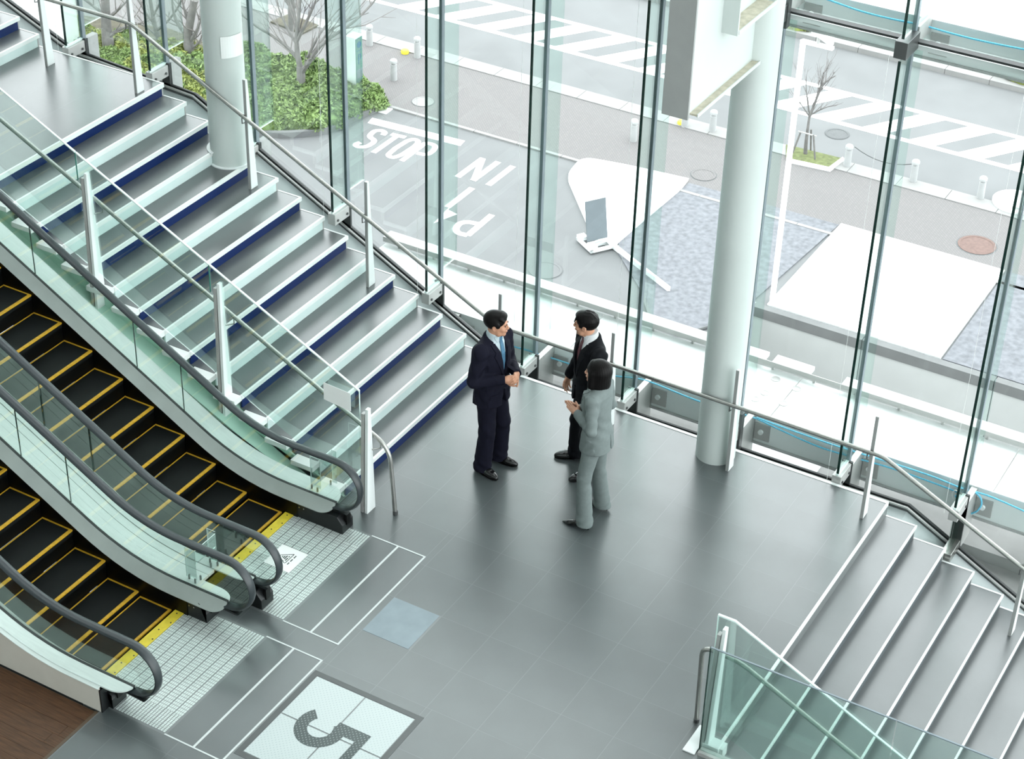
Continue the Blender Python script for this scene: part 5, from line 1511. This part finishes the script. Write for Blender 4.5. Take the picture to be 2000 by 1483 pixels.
    for s in ('L', 'R'):                                                      # open the cuffs
        W_ = np.array(J['w' + s]); E_ = np.array(J['e' + s]); wv = W_ - E_; wv = wv / np.linalg.norm(wv)
        q = W_ + wv * .004
        F.cut(lambda X, Y, Z: np.minimum(((X - q[0]) * wv[0] + (Y - q[1]) * wv[1] + (Z - q[2]) * wv[2]), .065 - np.sqrt((X - q[0]) ** 2 + (Y - q[1]) ** 2 + (Z - q[2]) ** 2)), W_ - .09, W_ + .09)
    # neck opening and V front
    vb, vt, vw = c['vbot'], nk[2] + .03, c['vw']
    def vcut(X, Y, Z):
        w = np.clip((Z - vb) / (vt - vb), 0, 1) * vw - .0001
        xc = hx + (nk[0] - hx) * np.clip((Z - hipz) / (nk[2] - hipz), 0, 1)
        return np.minimum(np.minimum(w - np.abs(X - xc), Z - vb), Y - (cy + .02))
    F.cut(vcut, F.lo, F.lo + F.h * F.n)
    F.cut(lambda X, Y, Z: np.minimum(Z - (nk[2] + .012 - .45 * (Y - nk[1] - .0)), .12 - np.abs(X - nk[0])), nk - [.13, .13, .08], nk + [.13, .14, .13])
    # front opening below the button, and hem
    F.cut(lambda X, Y, Z: np.minimum(np.minimum((vb - .10 - Z) * c.get('skirt', .22) - np.abs(X - hx), Y - (hy + .05)), vb - .10 - Z), F.lo, F.lo + F.h * F.n)
    F.cut(lambda X, Y, Z: np.minimum(jh - Z, .27 - np.abs(X - hx)) + 0 * Y, np.array([hx - .24, hy - .2, jh - .1]), np.array([hx + .24, hy + .2, jh + .02]))
    if c.get('vent'):
        F.cut(lambda X, Y, Z: np.minimum(np.minimum(.004 + (jh + .16 - Z) * .05 - np.abs(X - hx), -(Y - (hy - .06))), jh + .16 - Z), F.lo, F.lo + F.h * F.n)
    jk = P.field('jacket', F, c['suit']); hmJ = F.height(); FJ = F
    # ---- lapels, buttons, tie, collar points
    def vx(z): return max(0.0, min(1.0, (z - vb) / (vt - vb))) * vw
    zs = np.linspace(vb, nk[2] - .025, 12)
    for sx in (-1, 1):
        rows = []
        for z in zs:
            t = (z - vb) / (zs[-1] - vb); wd = (.012 + .062 * min(1, t / .72)) if t < .74 else (.056 if t < .80 else .05 - .02 * (t - .8))
            x0 = hx + (cx - hx) * min(1, max(0, (z - hipz) / (cz - hipz))); a = vx(z) + .002
            xl, xr = (x0 + a, x0 + a + wd) if sx > 0 else (x0 - a - wd, x0 - a)
            rows.append((z, xl, xr))
        P.decal('lapel', hmJ, FJ, rows, c['suit'], .0085, .008, 6, parent=jk, sdx=sx * .014)
    for i in range(c['buttons']):
        z = vb - .012 - .10 * i
        P.decal('button', hmJ, FJ, [(z - .008, hx - .006, hx + .006), (z - .003, hx - .009, hx + .009), (z + .003, hx - .009, hx + .009), (z + .008, hx - .006, hx + .006)], 'shoe_black', .006, .004, 3, parent=jk)
    for sx in (() if female else (-1, 1)):
        z = hipz + .03; xa = hx + sx * .075; xb = hx + sx * .155
        P.decal('pocket_flap', hmJ, FJ, [(z - .045, min(xa, xb), max(xa, xb)), (z, min(xa, xb), max(xa, xb))], c['suit'], .0055, .004, 5, parent=jk)
    if c.get('tie'):
        ty0 = vb - .03; kz = nk[2] + .028
        rows = [(ty0, cx - .034, cx + .034), (ty0 + .1, cx - .034, cx + .034), (kz - .05, cx - .018, cx + .018), (kz - .035, cx - .013, cx + .013), (kz - .03, cx - .019, cx + .019), (kz, cx - .024, cx + .024)]
        P.decal('tie', hmS, FS, rows, c['tie'], .011, .008, 5, parent=sh)
    for sx in (-1, 1):
        kz = nk[2] + .034
        rows = [(kz - .055, nk[0] + sx * .040 - .003, nk[0] + sx * .040 + .003), (kz - .03, nk[0] + min(sx * .022, sx * .055), nk[0] + max(sx * .022, sx * .055)), (kz, nk[0] + min(sx * .010, sx * .060), nk[0] + max(sx * .010, sx * .060))]
        P.decal('collar', hmS, FS, rows, c['shirt'], .0085, .006, 4, parent=sh)
    return hT

def hair_man(F, T, spiky=0.0, part=1):
    F.ell((0, -.022, .044), (.086, .106, .094), .01, T)
    F.ell((0, .03, .098), (.066, .062, .034), .02, T)
    for sx in (-1, 1): F.ell((sx * .074, .012, .022), (.014, .034, .034), .01, T)
    if spiky:
        rnd = random.Random(8)
        for i in range(46):
            a = -2.7 + 5.4 * i / 45 + rnd.uniform(-.05, .05)
            prev = None
            for j, (b, kf) in enumerate(((1.35, .99), (.95, 1.0), (.55, 1.015), (.18, 1.03 + rnd.uniform(0, .03)))):
                aa = a + part * .12 * j * (1 if abs(a) < 1.2 else .3)
                p = np.array([.083 * kf * math.sin(aa) * math.cos(b), -.022 + .103 * kf * math.cos(aa) * math.cos(b), .044 + .093 * kf * math.sin(b)])
                if prev is not None: F.cone(prev, p, .0095 - .0018 * j, .0085 - .0022 * j, .006, T)
                prev = p
        for i in range(9):
            x = -.05 + .0125 * i
            F.cone((x, .07, .085), (x - .006, .094, .048 - .006 * (i % 3)), .013, .003, .006, T)
    else:
        for i in range(16):
            x = -.055 + .0073 * i
            zt = .044 + .094 * math.sqrt(max(.05, 1 - (x / .086) ** 2 - (.057 / .106) ** 2))
            F.cone((x, .035, zt - .002), (x * .95 + part * .010, .082 - abs(x) * .2, .074), .011, .005, .012, T)
    F.ell((0, .115, -.02), (.062, .062, .088), .008, T, 's')
    for sx in (-1, 1): F.ell((sx * .092, .035, -.07), (.045, .075, .075), .006, T, 's'); F.ell((sx * .088, -.005, -.012), (.018, .022, .036), .004, T, 's')
    F.ell((0, -.06, -.135), (.12, .09, .07), .01, T, 's')
def hair_bob(F, T):
    F.ell((0, -.024, .042), (.090, .108, .098), .01, T)
    F.cone((0, -.035, .02), (0, -.032, -.085), .094, .098, .03, T, flat=((0, 1, 0), .98))
    for sx in (-1, 1): F.cone((sx * .068, .022, .03), (sx * .074, .022, -.095), .036, .034, .02, T)
    for i in range(13):
        x = -.066 + .011 * i
        zt = .042 + .098 * math.sqrt(max(.05, 1 - (x / .090) ** 2 - (.074 / .108) ** 2))
        F.cone((x * .92, .05 - abs(x) * .2, zt - .012), (x, .086 - abs(x) * .45, .036), .014, .007, .012, T)
    F.ell((0, .115, -.045), (.052, .075, .088), .01, T, 's')
    F.cone((0, .02, -.12), (0, -.02, -.2), .05, .06, .01, T, 's')
    Rm, o = T
    zc = Rm[:, 2]
    F.cut(lambda X, Y, Z: -(((X - o[0]) * zc[0] + (Y - o[1]) * zc[1] + (Z - o[2]) * zc[2]) + .128), F.lo, F.lo + F.h * F.n)
    F.warp(lambda X, Y, Z: .0006 * np.sin(np.arctan2(Y - o[1], X - o[0]) * 34))

# ---- man in the navy suit, hands clasped, facing right along the landing
P1 = Person((-7.245, 12.55, 0), (1, -.10), 'man in navy suit and blue tie clasping his hands beside the staircase', 'skin')
pose1 = dict(hip=(0, -.01, .90), chest=(0, .0, 1.25), neck=(0, -.005, 1.475), head=(0, .03, 1.612), yaw=.42, pitch=-.05, roll=.0,
             sL=(-.185, -.01, 1.395), sR=(.185, -.01, 1.395), eL=(-.245, .0, 1.10), eR=(.255, -.03, 1.10), wL=(-.045, .232, 1.135), wR=(.085, .195, 1.12),
             kL=(-.125, .03, .48), kR=(.10, .02, .48), aL=(-.135, -.01, .09), aR=(.105, -.03, .09),
             handL=dict(dir=(.55, .35, .02), n=(-.3, .75, .5), side=-1, curl=[.75, .8, .85, .9], thumb=.3), handR=dict(dir=(-.45, .55, .12), n=(.6, .55, .45), side=1, curl=[.95, 1.0, 1.0, 1.05], thumb=.4))
man_cloth = dict(suit='suit_navy', shirt='shirt_pale', tie='tie_blue', thigh=.098, knee=.079, cuff=.092, hem=.035, jhem=.79, hemab=(.198, .15), hipab=(.19, .142), waistab=(.178, .132), chestab=(.192, .132),
                 shr=.070, elr=.060, cfr=.046, vbot=1.07, vw=.072, buttons=2, vent=True, phase=0.4)
build_person(P1, pose1, man_cloth, lambda F, T: hair_man(F, T, 0, 1))
shoe(P1, (-.135, -.01), (-.12, 1)); shoe(P1, (.105, -.03), (.14, 1))

# ---- man in the black suit, behind
P2 = Person((-6.505, 13.03, 0), (-.66, -.75), 'man in black suit and dark red tie behind the grey-suited woman', 'skin')
pose2 = dict(hip=(0, -.01, .89), chest=(0, .0, 1.235), neck=(0, -.005, 1.455), head=(.022, .05, 1.588), yaw=-.62, pitch=-.06, roll=.0,
             sL=(-.198, -.01, 1.375), sR=(.195, -.01, 1.375), eL=(-.26, -.02, 1.10), eR=(.265, -.01, 1.10), wL=(-.23, .03, .855), wR=(.285, .085, .865),
             kL=(-.13, .03, .47), kR=(.125, .03, .47), aL=(-.165, .01, .09), aR=(.16, .02, .09),
             handL=dict(dir=(0, .12, -1), n=(-1, .1, 0), side=1, curl=.35), handR=dict(dir=(.0, .22, -1), n=(.95, .3, .1), side=-1, curl=[.3, .38, .42, .5], thumb=.5))
c2_ = dict(man_cloth, suit='suit_black', shirt='shirt_white', tie='tie_wine', jhem=.775, vbot=1.06, phase=1.7)
build_person(P2, pose2, c2_, lambda F, T: hair_man(F, T, 1.0, -1))
shoe(P2, (-.165, .01), (-.1, 1)); shoe(P2, (.16, .02), (.28, 1))

# ---- woman in the grey trouser suit, seen from behind
P3 = Person((-6.085, 12.40, 0), (-1, -.06), 'woman in grey trouser suit with black bob, hands folded, seen from behind', 'skin_pale')
pose3 = dict(hip=(0, -.01, .935), chest=(0, .01, 1.245), neck=(0, -.005, 1.44), head=(0, .028, 1.565), yaw=.12, pitch=.03, roll=.0,
             sL=(-.158, -.01, 1.365), sR=(.158, -.01, 1.365), eL=(-.225, -.045, 1.11), eR=(.215, -.03, 1.12), wL=(-.05, .175, 1.115), wR=(.04, .19, 1.11),
             kL=(-.145, .03, .52), kR=(.10, .0, .52), aL=(-.205, .0, .13), aR=(.145, -.03, .13),
             handL=dict(dir=(.18, .85, .42), n=(-.9, .2, .35), side=1, curl=.12, s=.9, spread=.35, thumb=.5), handR=dict(dir=(-.18, .85, .40), n=(.9, .2, .35), side=-1, curl=.12, s=.9, spread=.35, thumb=.5))
w_cloth = dict(suit='suit_grey', shirt='shirt_white', tie=None, thigh=.088, knee=.064, cuff=.087, hem=.042, jhem=.80, hemab=(.185, .145), hipab=(.172, .132), waistab=(.142, .112), chestab=(.162, .125),
               shr=.058, elr=.050, cfr=.041, vbot=1.13, vw=.06, buttons=2, vent=True, phase=2.9)
build_person(P3, pose3, w_cloth, hair_bob, female=True)
shoe(P3, (-.205, .0), (-.02, 1), heel=.07, woman=True); shoe(P3, (.145, -.03), (.05, 1), heel=.07, woman=True)
